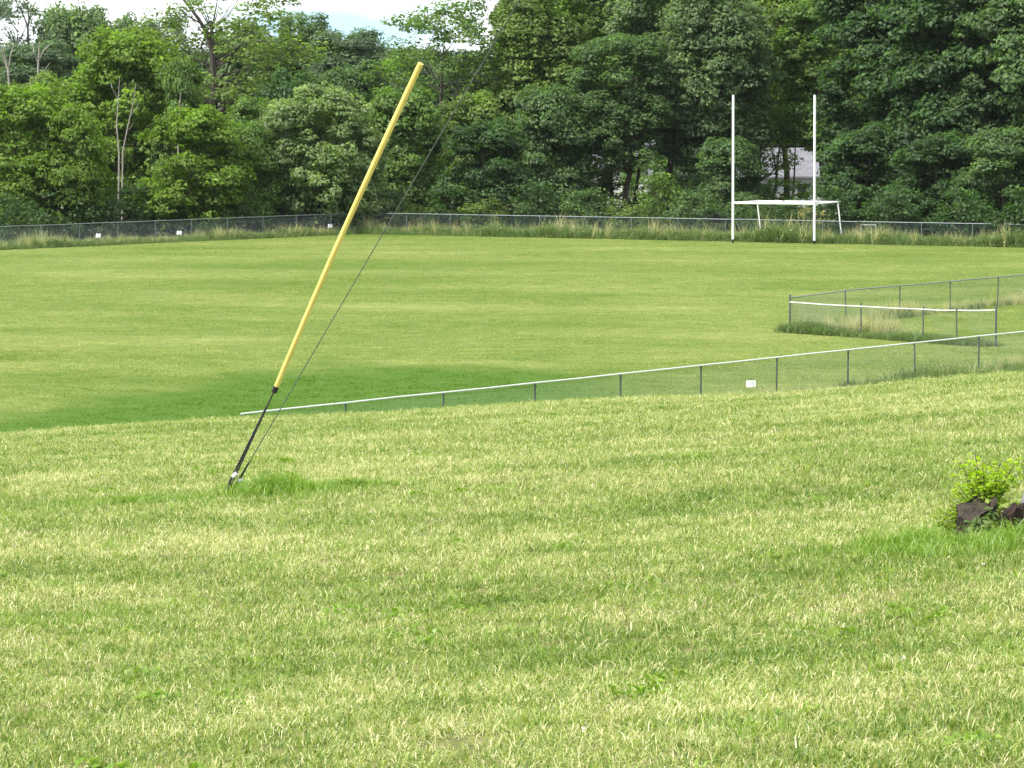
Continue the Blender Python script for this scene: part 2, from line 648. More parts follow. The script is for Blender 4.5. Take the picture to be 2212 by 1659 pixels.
def gn_tree(name, coll):
    g = bpy.data.node_groups.new(name, 'GeometryNodeTree')
    g.interface.new_socket('Geometry', in_out='INPUT', socket_type='NodeSocketGeometry')
    g.interface.new_socket('Geometry', in_out='OUTPUT', socket_type='NodeSocketGeometry')
    gi = g.nodes.new('NodeGroupInput')
    go = g.nodes.new('NodeGroupOutput')
    ci = g.nodes.new('GeometryNodeCollectionInfo')
    ci.inputs['Collection'].default_value = coll
    ci.inputs['Separate Children'].default_value = True
    ci.inputs['Reset Children'].default_value = True
    ip = g.nodes.new('GeometryNodeInstanceOnPoints')
    ip.inputs['Pick Instance'].default_value = True

    def na(nm, dt):
        n = g.nodes.new('GeometryNodeInputNamedAttribute')
        n.data_type = dt
        n.inputs['Name'].default_value = nm
        return n.outputs['Attribute']
    g.links.new(gi.outputs[0], ip.inputs['Points'])
    g.links.new(ci.outputs[0], ip.inputs['Instance'])
    g.links.new(na('idx', 'INT'), ip.inputs['Instance Index'])
    g.links.new(na('rot', 'FLOAT_VECTOR'), ip.inputs['Rotation'])
    g.links.new(na('scl', 'FLOAT_VECTOR'), ip.inputs['Scale'])
    g.links.new(ip.outputs[0], go.inputs[0])
    return g


def scatter(name, pts, idx, scl, coll, label, cat, tilt=0.12):
    n = len(pts)
    me = bpy.data.meshes.new(name)
    me.vertices.add(n)
    me.vertices.foreach_set('co', np.ascontiguousarray(pts, np.float32).ravel())
    a = me.attributes.new('idx', 'INT', 'POINT')
    a.data.foreach_set('value', np.ascontiguousarray(idx, np.int32))
    rot = np.stack([RNG.normal(0, tilt, n), RNG.normal(0, tilt, n), RNG.uniform(0, 2 * np.pi, n)], -1)
    a = me.attributes.new('rot', 'FLOAT_VECTOR', 'POINT')
    a.data.foreach_set('vector', np.ascontiguousarray(rot, np.float32).ravel())
    if np.ndim(scl) == 1:
        scl = np.stack([scl, scl, scl], -1)
    a = me.attributes.new('scl', 'FLOAT_VECTOR', 'POINT')
    a.data.foreach_set('vector', np.ascontiguousarray(scl, np.float32).ravel())
    me.update()
    o = link(name, me)
    md = o.modifiers.new('scatter', 'NODES')
    md.node_group = gn_tree(name, coll)
    tag(o, label, cat, kind='stuff')
    return o


# --- bank lawn
P_MOWN = proto_collection('mown_tufts',
    [clump('mown_tuft_a%d' % i, M_MOWN, 56, 0.085, 0.020, 0.046, 0.0034, 1.15, 20 + i) for i in range(5)] +
    [clump('mown_tuft_b%d' % i, M_MOWN, 48, 0.09, 0.024, 0.060, 0.0032, 1.0, 40 + i) for i in range(3)])


def wedge_points(y0, y1, dens, margin=1.2):
    """random points of the ground seen between two distances (density per m2)"""
    n_try = int((y1 - y0) * 2 * (0.152 * y1 + margin) * dens)
    y = RNG.uniform(y0, y1, n_try)
    x = RNG.uniform(-1, 1, n_try) * (0.152 * y1 + margin)
    ok = np.abs(x) < 0.152 * y + margin
    return x[ok], y[ok]


xs_, ys_ = [], []
for y0, y1, d in ((8.5, 14, 240), (14, 20, 190), (20, 28, 140), (28, 38, 90), (38, 48, 60), (48, 64, 28)):
    a, b = wedge_points(y0, y1, d)
    xs_.append(a)
    ys_.append(b)
x = np.concatenate(xs_)
y = np.concatenate(ys_)
p = np.stack([x, y, terrain(x, y)], -1)
keep = np.ones(len(x), bool)
for px_, py_, rr_ in ((738, 899, .30), (925, 1087, .16), (1255, 1335, .09), (545, 1415, .10), (1010, 1605, .13), (1545, 1500, .10),
                      (1895, 1395, .11), (300, 1150, .14), (1310, 1010, .17), (1690, 1180, .12), (120, 1290, .10), (860, 1500, .08), (2010, 1600, .09)):
    q_ = on_ground(px_, py_)
    inside = ((x - q_.x) / rr_) ** 2 + ((y - q_.y) / (rr_ * 1.8)) ** 2
    keep &= ~((inside < 1) & (RNG.uniform(0, 1, len(x)) < 0.62 * (1 - 0.7 * inside)))
x, y = x[keep], y[keep]
p = np.stack([x, y, terrain(x, y)], -1)
scl = RNG.uniform(0.75, 1.25, len(x)) * np.interp(y, [8, 20, 40, 60], [1.0, 1.1, 1.35, 1.8])
idx = np.where(RNG.uniform(0, 1, len(x)) < 0.86, RNG.integers(0, 5, len(x)), RNG.integers(5, 8, len(x)))
scatter('lawn_grass', p, idx, scl, P_MOWN, 'short mown yellow green grass covering the bank in front', 'grass')

# --- field grass
P_FIELD = proto_collection('field_tufts', [clump('field_tuft_%d' % i, M_FIELD, 22, 0.40, 0.015, 0.045, 0.030, 1.5, 60 + i) for i in range(4)])
xs_, ys_ = [], []
for y0, y1, d in ((66, 90, 9.0), (90, 120, 7.0), (120, 165, 4.5), (165, 214, 2.6)):
    a, b = wedge_points(y0, y1, d, 3)
    xs_.append(a)
    ys_.append(b)
x = np.concatenate(xs_)
y = np.concatenate(ys_)
p = np.stack([x, y, terrain(x, y)], -1)
scatter('field_grass', p, RNG.integers(0, 4, len(x)), RNG.uniform(0.7, 1.3, len(x)), P_FIELD,
        'short green grass of the level playing field below the bank', 'grass', 0.02)

# ------------------------------------------------------------------ chain-link fences
def chain_link(mb, a, b, z0a, z0b, ha, hb, pitch=0.078, rad=0.0019):
    """diagonal wires, both ways, between two posts (base points a,b)"""
    a, b = Vector(a), Vector(b)
    L = (b - a).length
    hm = (ha + hb) / 2

    def P(s, k, off):
        q = a.lerp(b, s)
        h = ha + (hb - ha) * s
        n = Vector((-(b - a).y, (b - a).x, 0)).normalized()
        return Vector((q.x, q.y, q.z + z0a + (h - z0a) * k)) + n * off
    n = int((L + hm) / pitch) + 1
    for sgn in (1, -1):
        for i in range(n):
            u0 = i * pitch - (hm if sgn > 0 else 0)
            u1 = u0 + hm * 1.0
            s0, s1 = u0 / L, u1 / L
            k0, k1 = 0.0, 1.0
            if s0 < 0:
                k0 = -s0 / (s1 - s0)
                s0 = 0
            if s1 > 1:
                k1 = k0 + (1 - k0) * (1 - s0) / (s1 - s0)
                s1 = 1
            if s1 <= s0 or s0 >= 1 or s1 <= 0:
                continue
            if sgn < 0:
                k0, k1 = 1 - k0, 1 - k1
            mb.tube([P(s0, k0, sgn * 0.003), P(s1, k1, sgn * 0.003)], rad, 3, caps=False)


def fence(name, posts, rails, label, rail_mat, post_mat, link_mat, terminals=(), link_rad=0.0019, post_r=0.024, rail_r=0.021, sag=True):
    """posts: list of (x, y, ground z, height). rails: list of (i0, i1, drop)"""
    root = empty(name, (posts[0][0], posts[0][1], posts[0][2]))
    tag(root, label, 'fence')
    org = Vector(root.location)
    protos = {}
    for i, (px, py, pz, ph) in enumerate(posts):
        big = i in terminals
        r = post_r * (1.45 if big else 1)
        mb = MB()
        hh = ph + (0.05 if big else -rail_r)
        mb.tube([(0, 0, -0.3), (0, 0, hh)], r, 8)
        if big:
            mb.tube([(0, 0, hh), (0, 0, hh + 0.02), (0, 0, hh + 0.045)], [r * 1.15, r * 1.1, r * 0.3], 8)
        else:
            mb.tube([(0, 0, hh - 0.05), (0, 0, hh + 0.01)], r * 1.25, 8)
        o = mb.build('post', post_mat, root, True)
        o.location = Vector((px, py, pz)) - org
        o.rotation_euler = (random.gauss(0, 0.012), random.gauss(0, 0.012), 0)
    for (i0, i1, drop0, drop1, *own) in rails:
        pts, hs = [], []
        for i in range(i0, i1 + 1):
            px, py, pz, ph = posts[i]
            s = (i - i0) / max(1, i1 - i0)
            d = drop0 + (drop1 - drop0) * s
            pts.append(Vector((px, py, pz + ph - d)))
            if i < i1:
                q = posts[i + 1]
                pts.append(Vector(((px + q[0]) / 2, (py + q[1]) / 2, (pz + ph + q[2] + q[3]) / 2 - d + random.gauss(0, 0.008))))
        MB().tube([p - org for p in pts], rail_r, 8).build('top_rail', own[0] if own else rail_mat, root, True)
        mb = MB()
        for i in range(i0, i1):
            a, b = posts[i], posts[i + 1]
            s0 = (i - i0) / max(1, i1 - i0)
            s1 = (i + 1 - i0) / max(1, i1 - i0)
            d0 = drop0 + (drop1 - drop0) * s0
            d1 = drop0 + (drop1 - drop0) * s1
            chain_link(mb, Vector(a[:3]) - org, Vector(b[:3]) - org, 0.03, 0.03, a[3] - d0 - 0.02, b[3] - d1 - 0.02, rad=link_rad)
        o = mb.build('wire_netting', link_mat, root)
        o['kind'] = 'stuff'
    return root




# near fence: row of its top rail in the photograph at each post
near_px = [(958, 848), (1125, 832), (1313, 812), (1493, 791), (1667, 772), (1818, 755), (1968, 740), (2115, 726)]
A = Vector(rail_pt(958, 848)); B = Vector(rail_pt(2115, 726))
dirv = (B - A) / 7.0
near_posts = []
for i in range(-2, 12):
    q = A + dirv * i
    near_posts.append((q.x, q.y, tz(q.x, q.y), FH if tz(q.x, q.y) < 0.05 else FH - min(0.0, 0)))
# the fence follows the level of the field
near_posts = [(a, b, 0.0 if c < 0.4 else c, d) for a, b, c, d in near_posts]
fence('chain_link_fence', near_posts, [(0, len(near_posts) - 1, 0, 0)],
      'near low chain-link fence with a bright top rail along the foot of the bank', M_RAIL, M_POSTDK, M_LINK, rail_r=0.023)

# far fence: left run to the corner, then the right run
far_posts = []
nL = max(1, round((FA - FC).length / 3.05))
for i in range(-5, nL):
    q = FA.lerp(FC, i / nL)
    far_posts.append((q.x, q.y, 0.0, FH))
corner = len(far_posts)
far_posts.append((FC.x, FC.y, 0.0, FH))
nR = max(1, round((FB - FC).length / 3.05))
for i in range(1, nR + 6):
    q = FC.lerp(FB, i / nR)
    far_posts.append((q.x, q.y, 0.0, FH))
fence('boundary_fence', far_posts, [(0, corner, 0, 0), (corner, len(far_posts) - 1, 0, 0)],
      'long far chain-link fence with a corner post running along the trees', M_GALV, M_GALV, M_FARLINK, terminals=(corner,), link_rad=0.0032, rail_r=0.024)

# small fenced box on the field (open-ended bench enclosure)
bc = Vector(rail_pt(1706, 643))
b_end = Vector(rail_pt(2152, 671))
box_posts = []
rear_px = [(2320, 583), (2212, 592), (2155, 598), (2053, 607), (1944, 616), (1828, 626)]
for px, py in rear_px[1:]:
    q = rail_pt(px, py)
    box_posts.append((q[0], q[1], 0.0, FH))
q0 = Vector(box_posts[0][:2]); q1 = Vector(box_posts[1][:2])
ext = [(q0.x + (q0 - q1).normalized().x * 3.0 * k, q0.y + (q0 - q1).normalized().y * 3.0 * k, 0.0, FH) for k in (3, 2, 1)]
box_posts = ext + [b for b in box_posts[1:]]
ic = len(box_posts)
box_posts.append((bc.x, bc.y, 0.0, FH + 0.03))
for s in (0.36, 0.66, 0.82, 1.0):
    q = bc.lerp(b_end, s)
    box_posts.append((q.x, q.y, 0.0, FH + (0.06 if s == 1.0 else 0)))
fence('bench_enclosure_fence', box_posts, [(0, ic, 0.0, 0.03, M_GALV), (ic, len(box_posts) - 1, 0.19, 0.04)],
      'chain-link enclosure with weeds inside standing on the field at right', M_RAIL, M_POSTDK, M_LINK, terminals=(ic, len(box_posts) - 1), rail_r=0.024)

# small white placards hung on the fences
def sign(px, py, ybase, w, h, rz, label, marks=0, tilt=0.0):
    p = at_y(px, py, ybase)
    o = empty('fence_sign', p, rz)
    o.rotation_euler = (-0.22, tilt, -0.40)
    tag(o, label, 'sign', 'white placards hung on the fences')
    MB().box((0, 0, 0), (w, 0.006, h)).build('panel', M_SIGN, o)
    if marks:
        mb = MB()
        for k in range(marks):
            xx = (k - (marks - 1) / 2) * w * 0.2
            mb.box((xx, -0.005, 0), (w * 0.05, 0.003, h * 0.36))
            mb.box((xx + w * 0.05, -0.005, h * (0.15 if k % 2 else -0.15)), (w * 0.06, 0.003, h * 0.08))
        mb.build('printed_mark', M_MARK, o)
    return o


def on_line(a, b, px):
    """distance at which the view column px meets the plan line a-b"""
    k = (px - 1106) / F
    dx, dy = b.x - a.x, b.y - a.y
    s = (k * a.y - a.x) / (dx - k * dy)
    return a.y + dy * s


rzL = math.atan2((FC - FA).y, (FC - FA).x)
rzN = math.atan2((B - A).y, (B - A).x)
sign(212, 509, on_line(FA, FC, 212) - 0.06, 0.30, 0.24, rzL * 0.3, 'small white placard low on the far fence, leftmost of three', 0, 0.06)
sign(387, 503, on_line(FA, FC, 387) - 0.06, 0.31, 0.23, rzL * 0.3, 'small white placard on the far fence, middle of three', 0, -0.05)
sign(713, 488, on_line(FA, FC, 713) - 0.06, 0.28, 0.22, rzL * 0.3, 'small white placard on the far fence beside the yellow wire guard', 3, 0.0)
sign(1622, 829, on_line(A, B, 1622) - 0.06, 0.26, 0.185, rzN * 0.4, 'white placard hung on the near fence below its top rail', 2, -0.07)

# ------------------------------------------------------------------ goal posts
def goal():
    gl = at_z(1583, 525, 0); gr = at_z(1759, 528, 0)
    root = empty('goal_posts', gl)
    tag(root, 'white combined football uprights and soccer goal before the right trees', 'goal posts')
    L = lambda p: Vector(p) - Vector(gl)
    top = H - (205 - HOR) / F * gl.y * 1.0
    zc = 2.30
    R = 0.070
    for base, px in ((gl, 1584), (gr, 1760)):
        t = at_y(px, 205, base.y)
        o = MB().tube([L((base.x, base.y, 0.22)), L((t.x, base.y, t.z))], R, 12).build('upright', M_WHITE, root, True)
        s = MB().tube([L((base.x, base.y, -0.2)), L((base.x, base.y, 0.24))], R * 0.8, 10).build('base_sleeve', M_BLACK, o, True)
    c1 = Vector((gl.x, gl.y, zc)); c2 = Vector((gr.x, gr.y, zc))
    u = (c2 - c1).normalized()
    MB().tube([L(c1 + u * R), L(c2 - u * R)], 0.070, 12).build('crossbar', M_WHITE, root, True)
    # rear frame
    back = at_y(1810, 439, gr.y + 3.0)
    off = Vector((back.x - gr.x, 3.0, 0))
    r1 = c1 + off + Vector((0, 0, 0.02)); r2 = c2 + off + Vector((0, 0, 0.02))
    MB().tube([L(r1), L(r2)], 0.046, 10).build('rear_bar', M_WHITE, root, True)
    for c, r in ((c1, r1), (c2, r2)):
        d = (r - c).normalized()
        MB().tube([L(c + d * R), L(r - d * 0.048)], 0.046, 10).build('side_bar', M_WHITE, root, True)
        foot = r + Vector((0.28, 0.1, 0)); foot.z = -0.05
        MB().tube([L(r + Vector((0, 0, -0.045))), L(foot)], 0.042, 10).build('rear_leg', M_WHITE, root, True)
    m = c1.lerp(c2, 0.49)
    MB().box(L(m + Vector((0, 0, -0.11))), (0.30, 0.10, 0.09), math.atan2(u.y, u.x)).build('joint_clamp', M_BLACK, root)
    return root


goal()

# low white frame in the weeds
def small_goal():
    y = on_line(FC, FB, 1876) + 0.35
    a = at_y(1860, 486, y); b = at_y(1892, 486, y)
    root = empty('small_goal', (a.x, y, 0))
    tag(root, 'small low white goal frame half hidden in weeds right of the uprights', 'goal')
    w = b.x - a.x; h = a.z
    for x0 in (0, w):
        MB().tube([(x0, 0, -0.05), (x0, 0, h - 0.022)], 0.022, 8).build('post', M_RAIL, root, True)
        MB().tube([(x0, 0.02, h - 0.03), (x0, 0.55, 0.0)], 0.016, 8).build('back_stay', M_RAIL, root, True)
    MB().tube([(-0.022, 0, h), (w + 0.022, 0, h)], 0.022, 8).build('crossbar', M_RAIL, root, True)


small_goal()

# ------------------------------------------------------------------ guy wires with the yellow guard
def strand(mb, a, b, r, n=60, twist=26, r1=None):
    """laid wire strand: three helical wires round the line a-b"""
    a, b = Vector(a), Vector(b)
    t = (b - a).normalized()
    u = t.cross(Vector((0, 1, 0))).normalized(); w = t.cross(u)
    for k in range(3):
        pts = []
        for i in range(n + 1):
            s = i / n
            an = twist * 2 * math.pi * s / 3 + k * 2 * math.pi / 3
            pts.append(a.lerp(b, s) + (u * math.cos(an) + w * math.sin(an)) * (r + ((r1 or r) - r) * s) * 0.55)
        mb.tube(pts, [(r + ((r1 or r) - r) * i / n) * 0.62 for i in range(n + 1)], 5)


def guys():
    g = on_ground(482, 1071)
    GY = g.y
    # guard ends, leaning to the right and a little towards the camera
    lo = at_y(597, 835, GY - 0.25); hi = at_y(909, 137, GY - 1.1)
    root = empty('guy_wire', g)
    tag(root, 'steel guy wire carrying a long yellow plastic guard', 'guy wire')
    L = lambda p: Vector(p) - g
    ax = (hi - lo).normalized()
    mb = MB()
    strand(mb, L(g + Vector((0.0, 0, -0.05))), L(lo + ax * 0.05), 0.0060, 90, 60)
    mb.build('wire', M_STRAND, root, True)
    # guard: a split tube of pale yellow plastic, slightly bowed
    pts = []
    nseg = 14
    bow = Vector((0.02, 0, 0.012))
    for i in range(nseg + 1):
        s = i / nseg
        pts.append(L(lo.lerp(hi, s) - bow * math.sin(math.pi * s)))
    rr = [(0.0178 + 0.0022 * (i / nseg)) * GY / 25.0 for i in range(nseg + 1)]
    o = MB().tube(pts, rr, 16).build('guard', M_YELLOW, root, True)
    # the slit along the sleeve, and the thin wire that runs on up to its pole
    MB().tube([p + Vector((0.45 * r, -0.89 * r, 0.0)) for p, r in zip(pts, rr)], 0.0011, 5).build('slit', M_STRAND, o, True)
    mb = MB()
    strand(mb, pts[-1] - ax * 0.02, pts[-1] + ax * 1.6, 0.0021, 70, 60)
    mb.build('upper_wire', M_WIRE, root, True)
    MB().tube([pts[0] - ax * 0.045, pts[0] + ax * 0.003], 0.0195, 14).build('end_cap', M_BLACK, o, True)
    # preformed grip: thicker lower end, thimble eye and clamp bolts
    d = (lo - g).normalized()
    mb = MB()
    strand(mb, L(g + d * 0.06), L(g + d * 0.74), 0.0098, 60, 30, 0.0066)
    mb.build('dead_end_grip', M_STRAND, root, True)
    mb = MB().tube([L(g + d * 0.16 + Vector((0.004, -0.014, 0))), L(g + d * 0.19 + Vector((0.02, -0.014, 0)))], 0.015, 8)
    mb.build('clamp', M_SIGN, root, True)
    MB().tube([L(g + Vector((-0.02, 0.0, -0.12))), L(g + d * 0.11)], 0.011, 8).build('anchor_rod', M_STRAND, root, True)

    # second wire
    g2 = g + Vector((0.045, 0.03, 0.0))
    e2 = at_y(1037, 145, GY - 1.4)
    e3 = e2 + (e2 - g2) * 0.5
    root2 = empty('guy_wire', g2)
    tag(root2, 'thin bare steel guy wire just right of the yellow guarded one', 'guy wire')
    d2 = (e2 - g2).normalized()
    mb = MB()
    strand(mb, d2 * 0.05, e3 - g2, 0.0036, 120, 90)
    mb.build('wire', M_WIRE, root2, True)
    mb = MB()
    strand(mb, d2 * 0.05, d2 * 0.30, 0.0115, 30, 12, 0.006)
    mb.build('dead_end_grip', M_STRAND, root2, True)
    MB().tube([d2 * 0.135 + Vector((0.002, -0.014, 0)), d2 * 0.15 + Vector((0.024, -0.014, -0.004))], 0.013, 8).build('clamp', M_SIGN, root2, True)
    MB().tube([(-0.02, 0, -0.12), d2 * 0.07], 0.010, 8).build('anchor_rod', M_STRAND, root2, True)
    return g


GUY = guys()

# ------------------------------------------------------------------ stumps, sprout, stone
def stump(name, c, rx, ry, h, seed, side, topm, label, slant=0.0, slant_dir=0.0):
    r = random.Random(seed)
    root = empty(name, c)
    tag(root, label, 'tree stump')
    n, m = 40, 9
    mb = MB()
    ph = [r.uniform(0, 6.28) for _ in range(4)]

    def rad(a, k):
        f = 1 + 0.09 * math.sin(3 * a + ph[0]) + 0.05 * math.sin(7 * a + ph[1]) + 0.045 * math.sin(13 * a + ph[2] + 2.5 * k)
        return f * (1.16 - 0.24 * min(1, k * 2.2) + 0.03 * math.sin(9 * k + ph[3]))
    tops = []
    for j in range(m + 1):
        k = j / m
        for i in range(n):
            a = 2 * math.pi * i / n
            q = rad(a, k)
            zt_ = h * (1 - slant * (0.5 - 0.5 * math.cos(a - slant_dir))) + 0.012 * math.sin(5 * a + ph[0])
            mb.v.append(Vector((rx * q * math.cos(a), ry * q * math.sin(a), -0.05 + (zt_ + 0.05) * k)))
    for j in range(m):
        for i in range(n):
            i2 = (i + 1) % n
            mb.f.append((j * n + i, j * n + i2, (j + 1) * n + i2, (j + 1) * n + i))
    rim = [mb.v[m * n + i].copy() for i in range(n)]
    o = mb.build('bark', side, root, True)
    t = MB()
    cen = sum(rim, Vector()) / n
    for s in (1.0, 0.66, 0.33):
        for p_ in rim:
            q = cen.lerp(p_, s)
            q.z += 0.003 + r.gauss(0, 0.003) * (s < 1) * (h / 0.2)
            t.v.append(q)
    t.v.append(cen + Vector((0, 0, 0.004)))
    for b_ in (0, n):
        for i in range(n):
            i2 = (i + 1) % n
            t.f.append((b_ + i, b_ + i2, b_ + n + i2, b_ + n + i))
    for i in range(n):
        t.f.append((2 * n + i, 2 * n + (i + 1) % n, 3 * n))
    t.build('cut_top', topm, root)
    return root


sp = on_ground(2106, 1168)
ST_Y = sp.y
KS = ST_Y / 22.6
stump('tree_stump', sp, 0.135 * KS, 0.12 * KS, 0.285 * KS, 3, M_STUMP, M_STUMPTOP, 'dark weathered stump with a slanting grey cut top', 0.52, math.pi * 0.27)
sp2 = on_ground(2184, 1172)
stump('tree_stump', sp2, 0.082 * KS, 0.08 * KS, 0.24 * KS, 8, M_ROT, M_ROT, 'small rotten red-brown stump beside the larger dark stump', 0.25, 0.4)
# pale stone at the very edge
rs = random.Random(5)
st = on_ground(2233, 1140)
mb = MB()
for j in range(6):
    for i in range(10):
        a = 2 * math.pi * i / 10
        k = math.sin(math.pi * (j + 0.5) / 6) * (1 + rs.gauss(0, 0.05))
        mb.v.append(Vector((0.075 * k * math.cos(a), 0.06 * k * math.sin(a), 0.10 - 0.12 * math.cos(math.pi * (j + 0.5) / 6))))
for j in range(5):
    for i in range(10):
        mb.f.append((j * 10 + i, j * 10 + (i + 1) % 10, (j + 1) * 10 + (i + 1) % 10, (j + 1) * 10 + i))
mb.f.append(tuple(range(10))[::-1]); mb.f.append(tuple(range(50, 60)))
o = mb.build('stone', M_STONE, None, True)
o.location = st
tag(o, 'pale grey upright stone against the rotten stump', 'stone')


# ------------------------------------------------------------------ trees
def blob_tree(name, w, h, crown_base, lobes, cl_per, lv_per, leaf, seed, lobe_r=0.30, shape='round', inner=0.25, trunk_r=0.16,
              bark=None, droop=0.0, forks=1, cl_r=(0.45, 0.85)):
    """returns (trunk mesh, crown mesh): limbs lead to lobes, each lobe carries leaf clusters"""
    r = np.random.default_rng(seed)
    rad = w / 2
    ch = h - crown_base
    C = []
    tries = 0
    while len(C) < lobes and tries < 4000:
        tries += 1
        k = r.uniform(0.03, 0.97)
        if shape == 'round':
            env = math.sqrt(max(0.02, 1 - (2 * k - 0.9) ** 2 / 1.25)) if k > 0.1 else 0.6
        elif shape == 'tall':
            env = 0.75 + 0.25 * math.sin(math.pi * min(1, k * 1.2)) if k < 0.72 else 0.9 * math.sqrt(max(0.03, 1 - ((k - 0.66) / 0.36) ** 2)) + 0.1
        else:
            env = 0.55 + 0.45 * math.sin(math.pi * k)
        a = r.uniform(0, 2 * np.pi)
        d = rad * env * (1 - lobe_r * 0.75) * math.sqrt(r.uniform(0.30, 1.0))
        c = np.array([d * math.cos(a), d * math.sin(a), crown_base + ch * k])
        lr = rad * lobe_r * r.uniform(0.75, 1.3)
        if all(np.linalg.norm((c - q[0]) * np.array([1, 1, 1.25])) > (lr + q[1]) * 0.46 for q in C):
            C.append((c, lr))
    pts, outs, tints = [], [], []
    cen0 = np.array([0, 0, crown_base + ch * 0.45])
    for c, lr in C:
        ltint = r.normal(0, 0.10)
        n_c = max(5, int(cl_per * (lr / (rad * lobe_r)) ** 2))
        dv = r.normal(0, 1, (n_c, 3))
        dv[:, 2] = np.abs(dv[:, 2]) * 1.05 - 0.45
        away = c - cen0
        away = away / (np.linalg.norm(away) + 1e-6)
        dv += away * 0.5
        dv /= np.linalg.norm(dv, axis=1)[:, None]
        rr = lr * np.where(r.uniform(0, 1, n_c) < inner, r.uniform(0.3, 0.85, n_c), r.uniform(0.85, 1.12, n_c))
        cc = c + dv * rr[:, None] * np.array([1, 1, 0.95])
        for q, dq in zip(cc, dv):
            cr = r.uniform(*cl_r)
            n_l = int(lv_per * (cr / 0.65) ** 2 * r.uniform(0.7, 1.3))
            lv = r.normal(0, 1, (n_l, 3))
            lv /= np.linalg.norm(lv, axis=1)[:, None]
            lv[:, 2] = np.where(lv[:, 2] < -0.1, lv[:, 2] * 0.35, lv[:, 2])
            ra = cr * r.uniform(0.45, 1.0, n_l) ** 0.6
            P_ = q + lv * ra[:, None] * np.array([1, 1, 0.78])
            P_[:, 2] -= droop * ((P_[:, 0] - q[0]) ** 2 + (P_[:, 1] - q[1]) ** 2)
            pts.append(P_)
            outs.append(lv * 0.7 + dq * 0.5)
            tints.append(np.clip(r.normal(0.42 + ltint + r.normal(0, 0.10), 0.15, n_l) + 0.10 * lv[:, 2], 0, 1))
    pts = np.concatenate(pts); outs = np.concatenate(outs); tints = np.concatenate(tints)
    keep = pts[:, 2] > 0.15
    crown = leaves_mesh(name + '_crown', pts[keep], leaf, M_LEAF, r, 0.55, outs[keep], tints[keep], 0.85)
    # trunk and limbs
    mb = MB()
    rr_ = random.Random(seed)
    top = crown_base + ch * 0.72
    lean = Vector((rr_.gauss(0, 0.04), rr_.gauss(0, 0.04), 1))
    spine = [Vector((lean.x * z + 0.12 * math.sin(z * 0.8 + seed), lean.y * z + 0.1 * math.cos(z * 0.7 + seed) - 0.1, z)) for z in np.linspace(-0.3, top, 9)]
    mb.tube(spine, [trunk_r * (1.25 - 1.0 * i / 8) for i in range(9)], 8)
    for c, lr in C:
        c = Vector(c)
        zz = max(0.35 * crown_base, c.z - 0.45 * math.hypot(c.x, c.y) - 0.6)
        s = min(0.95, max(0.05, (zz + 0.3) / (top + 0.3)))
        i = s * 8
        a = spine[int(i)].lerp(spine[min(8, int(i) + 1)], i - int(i))
        mid = a.lerp(c, 0.55) + Vector((0, 0, -0.08 * (c - a).length))
        r0 = trunk_r * (1.1 - 0.9 * s) * 0.55
        mb.tube([a, mid, c], [r0, r0 * 0.62, r0 * 0.25], 5, caps=False)
        for _ in range(3):
            e = c + Vector((rr_.gauss(0, 1), rr_.gauss(0, 1), rr_.uniform(0.0, 1))).normalized() * lr * 0.95
            mb.tube([c, c.lerp(e, 0.5) + Vector((0, 0, 0.05)), e], [r0 * 0.3, r0 * 0.2, 0.008], 4, caps=False)
    trunk = mb.mesh(name + '_trunk', bark or M_BARK, True)
    return trunk, crown


PROTO = {
    'broad_a': (blob_tree('broad_a', 9.5, 9.0, 0.6, 42, 17, 49, 0.226, 101, 0.30, 'round', trunk_r=0.20), 9.5, 9.0),
    'broad_b': (blob_tree('broad_b', 9.0, 9.2, 0.8, 50, 13, 54, 0.243, 102, 0.27, 'round', trunk_r=0.18), 9.0, 9.2),
    'small_a': (blob_tree('small_a', 6.5, 7.5, 0.7, 35, 13, 49, 0.217, 103, 0.30, 'round', trunk_r=0.11), 6.5, 7.5),
    'small_b': (blob_tree('small_b', 6.0, 8.0, 0.5, 38, 12, 51, 0.209, 104, 0.28, 'tall', trunk_r=0.12), 6.0, 8.0),
    'tall_a': (blob_tree('tall_a', 8.5, 17.0, 4.0, 72, 14, 42, 0.235, 105, 0.27, 'tall', trunk_r=0.24), 8.5, 17.0),
    'tall_b': (blob_tree('tall_b', 8.0, 16.5, 5.5, 62, 14, 39, 0.217, 106, 0.27, 'tall', trunk_r=0.22), 8.0, 16.5),
    'tall_c': (blob_tree('tall_c', 9.5, 17.5, 1.2, 92, 14, 44, 0.261, 107, 0.25, 'tall', trunk_r=0.26), 9.5, 17.5),
    'tall_d': (blob_tree('tall_d', 9.0, 17.0, 1.6, 82, 15, 44, 0.27, 111, 0.26, 'tall', trunk_r=0.25), 9.0, 17.0),
    'sparse_a': (blob_tree('sparse_a', 11.0, 16.5, 5.5, 58, 9, 26, 0.217, 108, 0.22, 'round', trunk_r=0.30, cl_r=(0.4, 0.8)), 11.0, 16.5),
    'sparse_b': (blob_tree('sparse_b', 9.0, 14.0, 4.0, 52, 9, 26, 0.209, 109, 0.22, 'round', trunk_r=0.16, cl_r=(0.35, 0.7)), 9.0, 14.0),
    'bush_a': (blob_tree('bush_a', 3.2, 2.8, 0.15, 18, 10, 30, 0.165, 110, 0.36, 'round', trunk_r=0.04, cl_r=(0.3, 0.5)), 3.2, 2.8),
    'bush_b': (blob_tree('bush_b', 3.0, 2.4, 0.1, 16, 11, 35, 0.131, 112, 0.38, 'round', trunk_r=0.035, cl_r=(0.25, 0.45)), 3.0, 2.4),
}
def true_size(cm):
    n_ = len(cm.vertices)
    co = np.empty(n_ * 3, np.float32)
    cm.vertices.foreach_get('co', co)
    co = co.reshape(-1, 3)
    return float(2 * np.percentile(np.hypot(co[:, 0], co[:, 1]), 96)), float(np.percentile(co[:, 2], 99.6))


